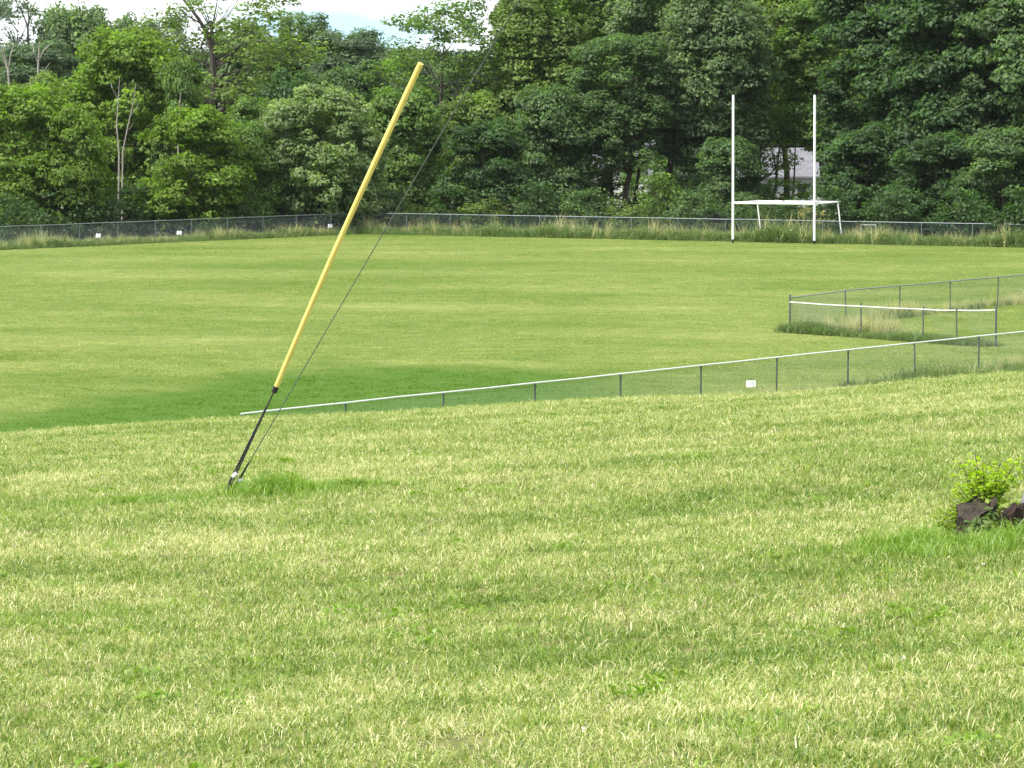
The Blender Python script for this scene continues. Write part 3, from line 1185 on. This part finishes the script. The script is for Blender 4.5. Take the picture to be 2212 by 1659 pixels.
PROTO = {k: (v[0], *true_size(v[0][1])) for k, v in PROTO.items()}
GREEN = {
    'bright': (0.155, 0.250, 0.034),
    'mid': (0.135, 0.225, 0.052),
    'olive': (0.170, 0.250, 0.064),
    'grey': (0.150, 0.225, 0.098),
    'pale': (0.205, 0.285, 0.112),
    'dark': (0.068, 0.132, 0.044),  # darkened leaf green, also carries the painted shade of the right tree wall
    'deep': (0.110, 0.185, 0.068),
    'blue': (0.130, 0.195, 0.112),  # leaf green with distance haze painted in, for the back rows
}


def tree(kind, px, Y, top, wpx, tone, label, name='broadleaf_tree', cat='tree', group='trees behind the far fence', rot=None):
    (tm, cm), w0, h0 = PROTO[kind]
    x = (px - 1106) / F * Y
    z_top = H + (HOR - top) / F * Y
    sw = wpx / F * Y / w0
    sh = z_top / h0
    root = empty(name, (x, Y, tz(x, Y)), rot if rot is not None else random.uniform(0, 6.28))
    root.scale = (sw, sw, sh)
    tag(root, label, cat, group)
    t = link('trunk', tm, root)
    c = link('crown', cm, root)
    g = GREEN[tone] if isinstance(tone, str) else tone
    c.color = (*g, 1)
    return root


TREES = [
    # far left, back rows; distance haze is put into their grey and blue leaf tints
    ('sparse_a', 30, 300, -15, 230, 'blue', 'thin haze-greyed tree with bare upper twigs at the far left skyline'),
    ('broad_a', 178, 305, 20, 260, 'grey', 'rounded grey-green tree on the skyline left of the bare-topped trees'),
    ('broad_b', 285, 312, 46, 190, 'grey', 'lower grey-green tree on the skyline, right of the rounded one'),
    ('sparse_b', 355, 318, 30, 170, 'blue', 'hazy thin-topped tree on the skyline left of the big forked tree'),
    ('tall_b', 90, 275, 95, 190, 'blue', 'haze-tinted grey-green tree behind pale dead stems at the far left'),
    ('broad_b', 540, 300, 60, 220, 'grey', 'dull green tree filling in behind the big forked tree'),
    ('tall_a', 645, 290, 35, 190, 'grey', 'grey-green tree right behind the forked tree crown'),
    ('tall_b', 755, 285, 68, 190, 'blue', 'haze-tinted blue-green tree left of the open gap of sky'),
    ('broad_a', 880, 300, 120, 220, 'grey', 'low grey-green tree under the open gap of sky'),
    # left, mid row
    ('broad_a', 285, 246, 72, 330, 'bright', 'large rounded bright green tree behind two bare pale stems'),
    ('small_b', 388, 242, 130, 115, 'mid', 'mid green tree between the large rounded tree and the forked trunk'),
    ('sparse_a', 475, 258, -70, 400, 'olive', 'tall open tree with a dark forked trunk and sky in its crown'),
    ('small_a', 640, 246, 158, 190, 'dark', 'small dark green tree below the forked tree crown'),
    ('small_b', 740, 250, 150, 170, 'deep', 'dark narrow tree behind the pale-leaved round tree'),
    ('small_b', 560, 236, 215, 150, 'mid', 'dim green tree between the bright bushy tree and the pale-leaved one'),
    ('small_a', 80, 240, 165, 190, 'olive', 'yellowish thin-leaved tree behind the leftmost bushy tree'),
    # left, front row
    ('broad_a', 45, 213, 188, 300, 'bright', 'leftmost big bushy bright tree right behind the fence'),
    ('small_a', 165, 211, 232, 150, 'bright', 'bushy tree with yellow-green tips right of the leftmost big one'),
    ('small_a', 418, 214, 236, 235, 'bright', 'bright round bushy tree behind the middle fence placard'),
    ('small_b', 545, 217, 268, 120, 'mid', 'narrow green tree just left of the pale-leaved round tree'),
    ('broad_b', 690, 220, 192, 275, 'pale', 'pale silvery-leaved round tree left of the yellow wire guard'),
    # centre
    ('sparse_b', 945, 246, 0, 330, 'mid', 'open crooked tree against the sky right of the guard top'),
    ('small_b', 870, 232, 195, 190, 'mid', 'green tree behind the yellow wire guard'),
    ('small_a', 1010, 240, 205, 200, 'olive', 'olive tree beneath the open crooked tree'),
    ('small_a', 1045, 226, 262, 200, 'dark', 'dark dense tree right of the bare guy wire'),
    ('tall_a', 1160, 246, -30, 250, 'olive', 'tall light green tree right of the sky gap'),
    ('tall_b', 1300, 250, -70, 270, 'mid', 'tall green tree with thin dark trunk in the middle'),
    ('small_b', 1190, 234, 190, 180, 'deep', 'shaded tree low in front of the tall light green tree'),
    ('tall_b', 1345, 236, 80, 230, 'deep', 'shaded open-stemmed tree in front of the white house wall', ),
    ('sparse_b', 1270, 240, 170, 230, 'mid', 'open leafy tree partly veiling the white house'),
    ('sparse_b', 1640, 243, 120, 220, 'olive', 'open leafy tree veiling the house between the uprights'),
    ('tall_b', 1440, 244, -90, 270, 'grey', 'tall grey-green tree left of the left upright'),
    ('tall_a', 1545, 238, -60, 250, 'grey', 'tall thin-leaved tree behind the left upright'),
    # right; the shade of this tree wall is put into its darker leaf tints
    ('tall_b', 1700, 250, -60, 230, 'olive', 'tall tree with dark stems behind the goal uprights'),
    ('tall_b', 1790, 240, -10, 240, 'mid', 'leafy light-tipped tree behind the right upright'),
    ('tall_c', 1905, 228, -110, 300, 'dark', 'huge dark tree right of the uprights'),
    ('tall_d', 2070, 221, -170, 320, 'dark', 'huge dark leafy tree, second from the right edge'),
    ('tall_c', 2220, 217, -150, 320, 'deep', 'huge dark tree cut by the right edge'),
    ('small_a', 1870, 219, 270, 200, 'dark', 'dark lower tree at the foot of the huge trees right of the uprights'),
    ('small_a', 2020, 214, 290, 210, 'dark', 'dark lower tree in front of the second huge tree'),
    ('small_b', 2160, 210, 280, 200, 'deep', 'dark lower tree near the right edge'),
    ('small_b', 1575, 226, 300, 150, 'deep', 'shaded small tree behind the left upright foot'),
]
for row in TREES:
    tree(*row)
BUSHES = [
    ('bush_a', 1425, 216, 372, 110, 'mid', 'green bush above the fence left of the left upright'),
    ('bush_b', 1350, 213, 428, 90, 'olive', 'low yellowish bush just above the far fence rail, mid-right'),
    ('bush_b', 1045, 222, 428, 110, 'olive', 'low ferny bush showing above the fence rail right of the bare guy wire'),
    ('bush_b', 895, 222, 438, 100, 'olive', 'low ferny bush above the rail where the bare guy wire crosses'),
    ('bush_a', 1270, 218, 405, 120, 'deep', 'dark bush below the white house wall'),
    ('bush_a', 1160, 222, 392, 130, 'dark', 'dark bush right of the dark dense tree'),
    ('bush_a', 980, 224, 400, 130, 'dark', 'dark bush left of the low ferny bush'),
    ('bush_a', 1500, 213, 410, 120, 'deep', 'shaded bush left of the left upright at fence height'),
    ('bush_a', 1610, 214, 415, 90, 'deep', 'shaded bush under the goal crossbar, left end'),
    ('bush_a', 1790, 212, 400, 130, 'dark', 'dark bush behind the right upright'),
    ('bush_a', 1930, 206, 400, 150, 'dark', 'dark bush right of the rear goal leg'),
    ('bush_a', 2080, 203.5, 405, 150, 'dark', 'dark bush behind the right stretch of far fence'),
    ('bush_a', 2210, 200.5, 400, 150, 'dark', 'dark bush at the right edge behind the far fence'),
    ('bush_a', 290, 214, 395, 150, 'deep', 'dim bush behind the fence between two bright bushy trees'),
    ('bush_a', 545, 220, 395, 140, 'deep', 'shaded bush behind the fence left of the pale-leaved tree'),
    ('bush_a', 1700, 214, 428, 120, 'dark', 'dark bush behind the goal crossbar, near its middle'),
    ('bush_b', 1660, 211, 440, 110, 'dark', 'low dark bush behind the left rear goal leg'),
    ('bush_a', 1690, 246, 386, 150, 'bright', 'sunlit bush below the grey house roof between the uprights'),
    ('bush_a', 1640, 240, 395, 110, 'mid', 'green bush left of the sunlit one between the uprights'),
    ('bush_a', 1400, 262, 335, 150, 'mid', 'green bush right of the white house, half shaded'),
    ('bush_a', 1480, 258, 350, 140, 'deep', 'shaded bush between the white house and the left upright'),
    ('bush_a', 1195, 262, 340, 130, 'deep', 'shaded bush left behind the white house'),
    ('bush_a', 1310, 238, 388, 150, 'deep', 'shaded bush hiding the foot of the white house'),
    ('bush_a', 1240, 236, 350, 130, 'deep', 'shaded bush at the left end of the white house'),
    ('bush_b', 205, 211, 418, 120, 'dark', 'low dark bush behind the leftmost fence placard'),
    ('bush_b', 30, 203, 418, 130, 'dark', 'low dark bush at the left edge behind the fence'),
    ('bush_b', 370, 216, 420, 130, 'dark', 'low dark bush behind the middle fence placard'),
    ('bush_b', 455, 219, 418, 120, 'deep', 'low shaded bush at the slim trunk of the bright round tree'),
    ('bush_b', 640, 222, 412, 140, 'dark', 'low dark bush beneath the pale-leaved round tree'),
    ('bush_b', 715, 224, 410, 120, 'dark', 'low dark bush behind the placard nearest the corner post'),
    ('bush_a', 820, 224, 405, 140, 'dark', 'dark bush at the fence corner post'),
    ('bush_a', 130, 210, 405, 150, 'deep', 'shaded bush under the leftmost bushy trees'),
]
for kind, px, Y, top, w, tone, lab in BUSHES:
    tree(kind, px, Y, top, w, tone, lab, 'shrub', 'shrub', 'shrubs along the far fence')


def stem_tree(name, label, stems, Y, mat, cat='dead tree'):
    """bare stems given as rows of (px, row) in the photograph, at distance Y"""
    p0 = at_y(stems[0][0][0], stems[0][0][1], Y)
    root = empty(name, (p0.x, Y, 0))
    tag(root, label, cat)
    for k, (pts, r0) in enumerate((s[0:-1], s[-1]) for s in stems):
        P_ = [at_y(a, b, Y) - Vector((p0.x, Y, 0)) for a, b in pts]
        if k == 0:
            P_ = [Vector((P_[0].x - 0.1, 0.1, -0.2))] + P_
        n = len(P_)
        P_ = [q + Vector((0, 0.25 * math.sin(3 * i + k), 0)) for i, q in enumerate(P_)]
        MB().tube(P_, [r0 * (1 - 0.75 * i / (n - 1)) for i in range(n)], 6).build('trunk' if k == 0 else 'branch', mat, root, True)


stem_tree('bare_sapling', 'bare pale stem with side twigs, left of two before the rounded bright tree',
          [[(257, 330), (252, 270), (256, 200), (259, 165), 0.07], [(254, 215), (243, 190), (238, 176), 0.03], [(255, 300), (247, 280), 0.025]], 236, M_PALEBARK)
stem_tree('bare_sapling', 'bare pale leaning stem, right of two before the rounded bright tree',
          [[(265, 328), (275, 280), (288, 220), (294, 180), 0.065], [(282, 250), (296, 232), (300, 222), 0.03], [(278, 280), (291, 262), 0.03]], 237, M_PALEBARK)
stem_tree('bare_sapling', 'short bare stem above the bright round bushy tree', [[(385, 260), (387, 230), (390, 200), 0.06], [(387, 235), (395, 222), 0.03]], 237, M_PALEBARK)
stem_tree('dead_birch', 'white-stemmed forked birch at the far left edge',
          [[(20, 190), (17, 150), (8, 125), (0, 105), 0.12], [(18, 150), (24, 115), (30, 95), 0.07], [(17, 140), (8, 110), (9, 80), 0.06]], 262, M_PALEBARK, 'tree')
stem_tree('dead_tree', 'grey dead tree with spread branches left of the rounded bright tree',
          [[(84, 190), (82, 150), (84, 110), (86, 90), 0.12], [(83, 140), (74, 112), (70, 96), 0.06], [(84, 130), (96, 108), (112, 92), 0.07], [(83, 160), (98, 150), (108, 135), 0.05]], 258, M_PALEBARK)

# extra bare limbs that stand out of the crowns against the sky
stem_tree('bare_topped_tree', 'bare dark-limbed treetop at the far left skyline',
          [[(62, 110), (60, 60), (66, 30), (78, 4), 0.15], [(60, 60), (50, 30), (36, 8), (33, 0), 0.08], [(62, 50), (62, 20), (58, -5), 0.06], [(63, 45), (74, 25), (92, 10), 0.06], [(40, 70), (22, 45), (8, 12), 0.06]], 299, M_BARK)
stem_tree('forked_trunk', 'dark forked trunk rising left of the open tall crown',
          [[(464, 300), (463, 200), (458, 110), (447, 70), (428, 40), (398, 0), (380, -20), 0.30], [(459, 120), (455, 80), (462, 40), (470, 0), 0.14],
           [(460, 130), (500, 110), (540, 92), (570, 88), (585, 96), 0.13], [(436, 52), (418, 42), (402, 34), (392, 20), 0.07], [(425, 36), (412, 10), (405, -10), 0.06]], 256, M_BARK, 'tree')
stem_tree('crooked_stem', 'crooked dark stem of the open tree right of the guard top',
          [[(992, 300), (990, 220), (988, 185), (987, 160), 0.14], [(992, 218), (1012, 185), (1040, 150), (1062, 100), (1075, 60), 0.09],
           [(930, 160), (905, 130), (880, 112), 0.09]], 244, M_BARK, 'tree')
stem_tree('dark_stemmed_tree', 'slim dark tree stem under the crossbar, leftmost of three', [[(1630, 440), (1630, 380), (1632, 320), (1640, 250), 0.13]], 247, M_BARK, 'tree')
stem_tree('dark_stemmed_tree', 'thicker leaning dark stem beneath the crossbar centre, middle of three', [[(1668, 440), (1676, 400), (1680, 350), (1690, 280), 0.19], [(1678, 370), (1668, 330), (1660, 300), 0.08]], 247, M_BARK, 'tree')
stem_tree('dark_stemmed_tree', 'thin dark stem close left of the right upright, rightmost of three', [[(1712, 440), (1715, 390), (1718, 330), (1716, 250), 0.11]], 248, M_BARK, 'tree')
stem_tree('dark_stemmed_tree', 'dark trunk rising before the white house wall', [[(1322, 440), (1320, 380), (1326, 300), (1340, 200), 0.20], [(1322, 330), (1310, 280), (1300, 220), 0.09]], 239, M_BARK, 'tree')
stem_tree('dark_stemmed_tree', 'dark leaning trunk right of the white house wall', [[(1372, 430), (1380, 370), (1388, 300), (1400, 200), 0.18]], 239, M_BARK, 'tree')

# far wood behind everything, one mass
wood_coll = proto_collection('wood_trees', [])
wobjs = []
for k_, kk in enumerate(('tall_c', 'tall_d', 'broad_a')):
    ob = bpy.data.objects.new('wood_crown_%d' % k_, PROTO[kk][0][1])
    ob.color = (0.055, 0.095, 0.04, 1)
    wood_coll.objects.link(ob)
nw = 110
wx = np.concatenate([np.linspace(-75, -3, 30), np.linspace(4, 80, 80)]) + RNG.normal(0, 0.8, nw)
wy = RNG.uniform(330, 372, nw)
wh = np.where(wx < 0, 0.62, 1.15) * RNG.uniform(0.9, 1.1, nw)
ii = np.where(wx < 0, 2, RNG.integers(0, 2, nw))
wsc = np.stack([np.full(nw, 1.25), np.full(nw, 1.25), wh], -1)
wsc[wx < 0] = (1.2, 1.2, 1.25)
scatter('woods', np.stack([wx, wy, np.zeros(nw)], -1), ii, wsc, wood_coll, 'dark mass of woodland far behind the trees', 'woods', 0.0).color = (0.075, 0.115, 0.055, 1)

# ------------------------------------------------------------------ houses glimpsed through the trees
def house(px, Y, w, d, hw, hr, rz, label, roof, wall):
    x = (px - 1106) / F * Y
    root = empty('house', (x, Y, 0), rz)
    tag(root, label, 'house')
    MB().box((0, 0, hw / 2), (w, d, hw)).build('wall', wall, root)
    mb = MB()
    e = 0.4
    t = 0.14
    pr = [(-w / 2 - e, -d / 2 - e, hw - 0.1), (-w / 2 - e, 0, hw + hr), (-w / 2 - e, d / 2 + e, hw - 0.1)]
    for sx in (0, 1):
        for q in pr:
            mb.v.append(Vector((q[0] + sx * (w + 2 * e), q[1], q[2])))
        for q in pr:
            mb.v.append(Vector((q[0] + sx * (w + 2 * e), q[1], q[2] + t)))
    mb.f += [(0, 1, 7, 6), (1, 2, 8, 7), (3, 9, 10, 4), (4, 10, 11, 5), (0, 3, 4, 1), (1, 4, 5, 2), (6, 7, 10, 9), (7, 8, 11, 10), (0, 6, 9, 3), (2, 5, 11, 8)]
    mb.build('roof', roof, root)
    for k in (-0.3, 0.05, 0.32):
        f = MB().box((k * w, -d / 2 - 0.03, hw * 0.55), (1.1, 0.08, 1.2)).build('window', M_SIDING, root)
        MB().box((k * w, -d / 2 - 0.075, hw * 0.55), (0.95, 0.02, 1.05)).build('pane', M_GLASS, f)
    return root


house(1700, 272, 8.5, 7, 2.3, 2.0, 0.15, 'grey-roofed house glimpsed between the goal uprights', M_ROOF, M_SIDING)
house(1300, 274, 7.5, 7, 3.0, 1.9, -0.1, 'white-walled house glimpsed through the trees left of the uprights', M_ROOF, M_SIDING)

# distant hill
mb = MB()
nh = 40
for i in range(nh + 1):
    xx = -700 + 1400 * i / nh
    hz = 34 + 9 * math.sin(i * 0.5) + 4 * math.sin(i * 1.7)
    for yy, k in ((2300, 0.0), (2500, 1.0), (2900, 1.1)):
        mb.v.append(Vector((xx, yy, hz * k - 2)))
for i in range(nh):
    for j in range(2):
        mb.f.append((i * 3 + j, i * 3 + 3 + j, i * 3 + 4 + j, i * 3 + 1 + j))
o = mb.build('hills', mat_simple('wooded_hill', (0.05, 0.075, 0.05), 1, 0, 0.2, 0.02), None, True)
tag(o, 'low wooded hill seen through a gap in the trees', 'hill', kind='structure')

# ------------------------------------------------------------------ tall grass and weeds
P_TALL = proto_collection('tall_tufts', [
    clump('tall_a_dry', M_DRY, 26, 0.16, 0.35, 0.85, 0.011, 0.45, 81),
    clump('tall_b_dry', M_DRY, 22, 0.14, 0.30, 0.70, 0.010, 0.55, 82),
    clump('tall_c_green', M_WEED, 34, 0.17, 0.25, 0.60, 0.014, 0.7, 83),
    clump('tall_d_green', M_WEED, 30, 0.16, 0.20, 0.50, 0.014, 0.8, 84),
    leafclump('tall_e_leafy', M_WEED, 70, 0.22, 0.50, 0.055, 85),
    leafclump('tall_f_leafy', M_WEED, 60, 0.20, 0.38, 0.05, 86),
    clump('tall_g_lush', M_LUSH, 40, 0.12, 0.08, 0.22, 0.0075, 0.6, 87),
    clump('tall_h_lush', M_LUSH, 36, 0.12, 0.06, 0.17, 0.0070, 0.7, 88)])


def strip(a, b, n, w0, w1, pick, s0, s1, side=1):
    """points along a plan line, offset w0..w1 to its near side"""
    s = RNG.uniform(0, 1, n)
    a = np.array(a[:2]); b = np.array(b[:2])
    d = b - a
    nn = np.array([d[1], -d[0]]) / np.linalg.norm(d) * side
    p_ = a + d * s[:, None] + nn * RNG.uniform(w0, w1, n)[:, None]
    i = RNG.choice(pick[0], n, p=pick[1])
    # drifts: patches of one kind and height
    f = 0.65 + 0.55 * (0.5 + 0.5 * np.sin(s * np.linalg.norm(d) * 0.9 + RNG.uniform(0, 6))) * (0.5 + 0.5 * np.sin(s * np.linalg.norm(d) * 0.37 + 1))
    sc = RNG.uniform(s0, s1, n) * f
    return np.c_[p_, terrain(p_[:, 0], p_[:, 1])], i, sc


def weeds(name, parts, label):
    P_ = np.concatenate([q[0] for q in parts]); I = np.concatenate([q[1] for q in parts]); Sx = np.concatenate([q[2] for q in parts])
    scatter(name, P_, I, Sx, P_TALL, label, 'weeds')


pa, pc, pb = far_posts[0], far_posts[corner], far_posts[-1]
pm = far_posts[corner + 3]
weeds('fence_weeds', [
    strip(pa, pc, 2600, -0.8, 1.0, ([0, 1, 2, 3, 5], [.09, .08, .34, .34, .15]), 0.75, 1.4),
    strip(pa, pc, 1500, 0.6, 1.3, ([2, 3], [.5, .5]), 0.5, 0.9),
    strip(pc, pb, 3000, -0.9, 1.2, ([0, 1, 2, 3, 4, 5], [.09, .08, .36, .30, .11, .06]), 0.9, 1.75),
    strip(pm, pb, 1800, -0.5, 1.7, ([2, 3, 4, 0], [.44, .38, .12, .06]), 1.4, 2.3),
    strip(pc, pb, 1900, 0.9, 1.9, ([2, 3, 5], [.4, .4, .2]), 0.5, 1.0),
    strip(at_z(1600, 500, 0)[:], at_z(1900, 505, 0)[:], 700, -1.5, 1.5, ([2, 4, 5, 0], [.4, .3, .2, .1]), 1.0, 2.0),
], 'band of tall straw and green weeds along the foot of the far fence')
weeds('fence_reeds', [strip(at_z(1620, 478, 0.0)[:], at_z(1900, 482, 0.0)[:], 90, -0.5, 2.0, ([0, 1], [.6, .4]), 1.9, 2.5)],
      'tall pinkish dry reeds behind the fence at the goal')
e0 = box_posts[ic]; e1 = box_posts[-1]; r0_ = box_posts[0]
weeds('enclosure_weeds', [
    strip(e0, e1, 900, -0.5, 0.6, ([2, 3, 5], [.45, .4, .15]), 0.55, 1.0),
    strip(e0, tuple(np.array(e0[:2]) * 0.55 + np.array(e1[:2]) * 0.45), 260, -1.6, -0.1, ([0, 1, 2], [.5, .35, .15]), 0.7, 1.1),
    strip(r0_, e0, 620, 0.0, 0.9, ([0, 1, 2, 3], [.3, .25, .25, .2]), 0.5, 0.95),
    strip(r0_, tuple(np.array(e0[:2]) * 0.35 + np.array(r0_[:2]) * 0.65), 300, -0.2, 0.8, ([0, 1, 2], [.55, .3, .15]), 0.7, 1.15),
], 'tall straw and green weeds growing in the fenced enclosure')
n0 = near_posts[4]; n1 = near_posts[-1]; n2 = near_posts[0]; nmid = near_posts[7]
weeds('near_fence_weeds', [
    strip(n0, n1, 700, -0.35, 0.6, ([2, 3, 0, 1], [.35, .35, .15, .15]), 0.5, 0.85),
    strip(nmid, n1, 1300, -0.3, 1.2, ([2, 3, 1], [.48, .48, .04]), 0.8, 1.35),
    strip(near_posts[5], n1, 500, -1.0, 0.4, ([0, 1, 3], [.35, .3, .35]), 0.4, 0.8),
    strip(n2, n0, 260, -0.3, 0.3, ([3, 1], [.6, .4]), 0.25, 0.4),
], 'fringe of longer grass along the foot of the near fence')

# longer bright grass round the anchor and the stumps
def patch(cx, cy, rx, ry, n, pick, s0, s1):
    a = RNG.uniform(0, 2 * np.pi, n); d = np.clip(np.abs(RNG.normal(0, 0.62, n)), 0, 1.6)
    x_ = cx + rx * d * np.cos(a); y_ = cy + ry * d * np.sin(a)
    sc = RNG.uniform(s0, s1, n) * np.clip(1.15 - 0.55 * d, 0.3, 2)
    return np.c_[x_, y_, terrain(x_, y_)], RNG.choice(pick[0], n, p=pick[1]), sc


weeds('anchor_grass', [
    patch(GUY.x + 0.35, GUY.y - 0.1, 0.45, 0.7, 130, ([6, 7], [.5, .5]), 0.6, 1.0),
    patch(GUY.x + 0.85, GUY.y + 0.1, 0.8, 0.6, 120, ([6, 7], [.2, .8]), 0.35, 0.65),
    patch(GUY.x - 0.6, GUY.y - 0.5, 1.0, 0.5, 120, ([7], [1.0]), 0.35, 0.6),
], 'tuft of longer bright green grass at the guy wire anchor')
weeds('stump_grass', [
    patch(sp.x - 0.35, sp.y - 0.35, 0.62, 1.2, 150, ([6, 7], [.25, .75]), 0.30, 0.75),
    patch(sp.x + 0.15, sp.y - 0.5, 0.6, 0.6, 150, ([6, 7], [.5, .5]), 0.4, 0.8),
    patch(sp.x + 0.05, sp.y - 0.22, 0.22, 0.10, 26, ([5, 6], [.4, .6]), 0.30, 0.55),
    patch(sp.x + 0.1, sp.y + 0.25, 0.4, 0.2, 60, ([7, 6], [.6, .4]), 0.6, 1.0),
], 'longer green grass and low weeds around the stumps')

# greener tufts and flat broad-leaved rosettes scattered through the lawn
P_SPOT = proto_collection('lawn_spots', [
    clump('spot_a', M_LUSH, 34, 0.10, 0.03, 0.075, 0.0045, 0.9, 91),
    clump('spot_b', M_LUSH, 12, 0.03, 0.035, 0.07, 0.010, 1.3, 92),
    leafclump('spot_c', M_LUSH, 22, 0.07, 0.045, 0.035, 93),
    clump('spot_d', M_DRY, 18, 0.13, 0.02, 0.07, 0.0042, 1.6, 94)])
a_, b_ = [], []
for y0, y1, d in ((8.5, 16, 2.0), (16, 28, 1.5), (28, 45, 0.9)):
    q1_, q2_ = wedge_points(y0, y1, d)
    a_.append(q1_); b_.append(q2_)
x = np.concatenate(a_); y = np.concatenate(b_)
# each spot becomes a small colony
x = np.repeat(x, 4) + RNG.normal(0, 0.09, len(x) * 4); y = np.repeat(y, 4) + RNG.normal(0, 0.16, len(y) * 4)
kind_ = np.repeat(RNG.choice([0, 1, 2, 3], len(x) // 4, p=[.38, .14, .16, .32]), 4)
scatter('lawn_weeds', np.stack([x, y, terrain(x, y)], -1), kind_, RNG.uniform(0.6, 1.1, len(x)), P_SPOT,
        'greener tufts, flat rosettes and dry clippings scattered through the bank lawn', 'weeds', 0.15)

# clover heads
P_CLOV = proto_collection('clover_heads', [leafclump('clover_head', M_CLOVER, 9, 0.008, 0.016, 0.010, 95)])
x, y = wedge_points(8.5, 30, 0.16)
scatter('clover_flowers', np.stack([x, y, terrain(x, y) + 0.045], -1), np.zeros(len(x)), RNG.uniform(0.7, 1.2, len(x)), P_CLOV,
        'tiny white clover heads dotted in the bank lawn', 'flowers', 0.1)

# sprouting shrub on the stump
def sprout():
    c = Vector((sp.x + 0.07, sp.y + 0.12, 0)); c.z = tz(c.x, c.y) + 0.02
    root = empty('sprouting_shrub', c)
    root.scale = (KS * 1.30, KS * 1.15, KS * 0.93)
    tag(root, 'bright yellow-green leafy sprout growing up behind the stumps', 'shrub')
    r = np.random.default_rng(77)
    rr_ = random.Random(77)
    mb = MB()
    pts = []
    for k in range(40):
        a = rr_.uniform(0, 6.28)
        sprd = rr_.uniform(0.03, 0.20) if k < 24 else rr_.uniform(0.16, 0.27)
        hh = (rr_.uniform(0.30, 0.56) if k < 24 else rr_.uniform(0.12, 0.26)) * (1.1 - sprd * 1.2)
        p = [Vector((0.03 * math.cos(a), 0.03 * math.sin(a), 0)),
             Vector((sprd * 0.45 * math.cos(a), sprd * 0.35 * math.sin(a), hh * 0.6)),
             Vector((sprd * math.cos(a), sprd * 0.6 * math.sin(a), hh))]
        mb.tube(p, [0.005, 0.0035, 0.0015], 4, caps=False)
        for _ in range(52):
            s = rr_.uniform(0.35, 1.0)
            q = p[0].lerp(p[1], s * 2) if s < 0.5 else p[1].lerp(p[2], s * 2 - 1)
            pts.append(np.array(q) + r.normal(0, 0.026, 3))
    mb.build('stems', M_BARK, root)
    pts = np.array(pts)
    hmax = pts[:, 2].max()
    tn = np.clip(0.25 + 0.75 * (pts[:, 2] / hmax) + r.normal(0, 0.12, len(pts)), 0, 1)
    o = link('leaves', leaves_mesh('sprout_leaves', pts, 0.027, M_LEAF, r, 0.7, None, tn), root)
    o.color = (0.26, 0.36, 0.030, 1)
    # lower side leaves at left of stump
    return root


sprout()


# ------------------------------------------------------------------ the air: pale thin haze over field and wood
mh_, th_, oh_ = new_mat('thin_air_haze')
pv = th_.nodes.new('ShaderNodeVolumePrincipled')
pv.inputs['Color'].default_value = (0.90, 0.95, 1.0, 1)
pv.inputs['Density'].default_value = 0.00004
pv.inputs['Anisotropy'].default_value = 0.2
th_.links.new(pv.outputs[0], oh_.inputs['Volume'])
o = MB().box((0, 3400, 24.5), (12800, 7600, 53)).build('haze', mh_)
tag(o, 'thin pale summer haze between the lawn and the far trees', 'haze', kind='stuff')
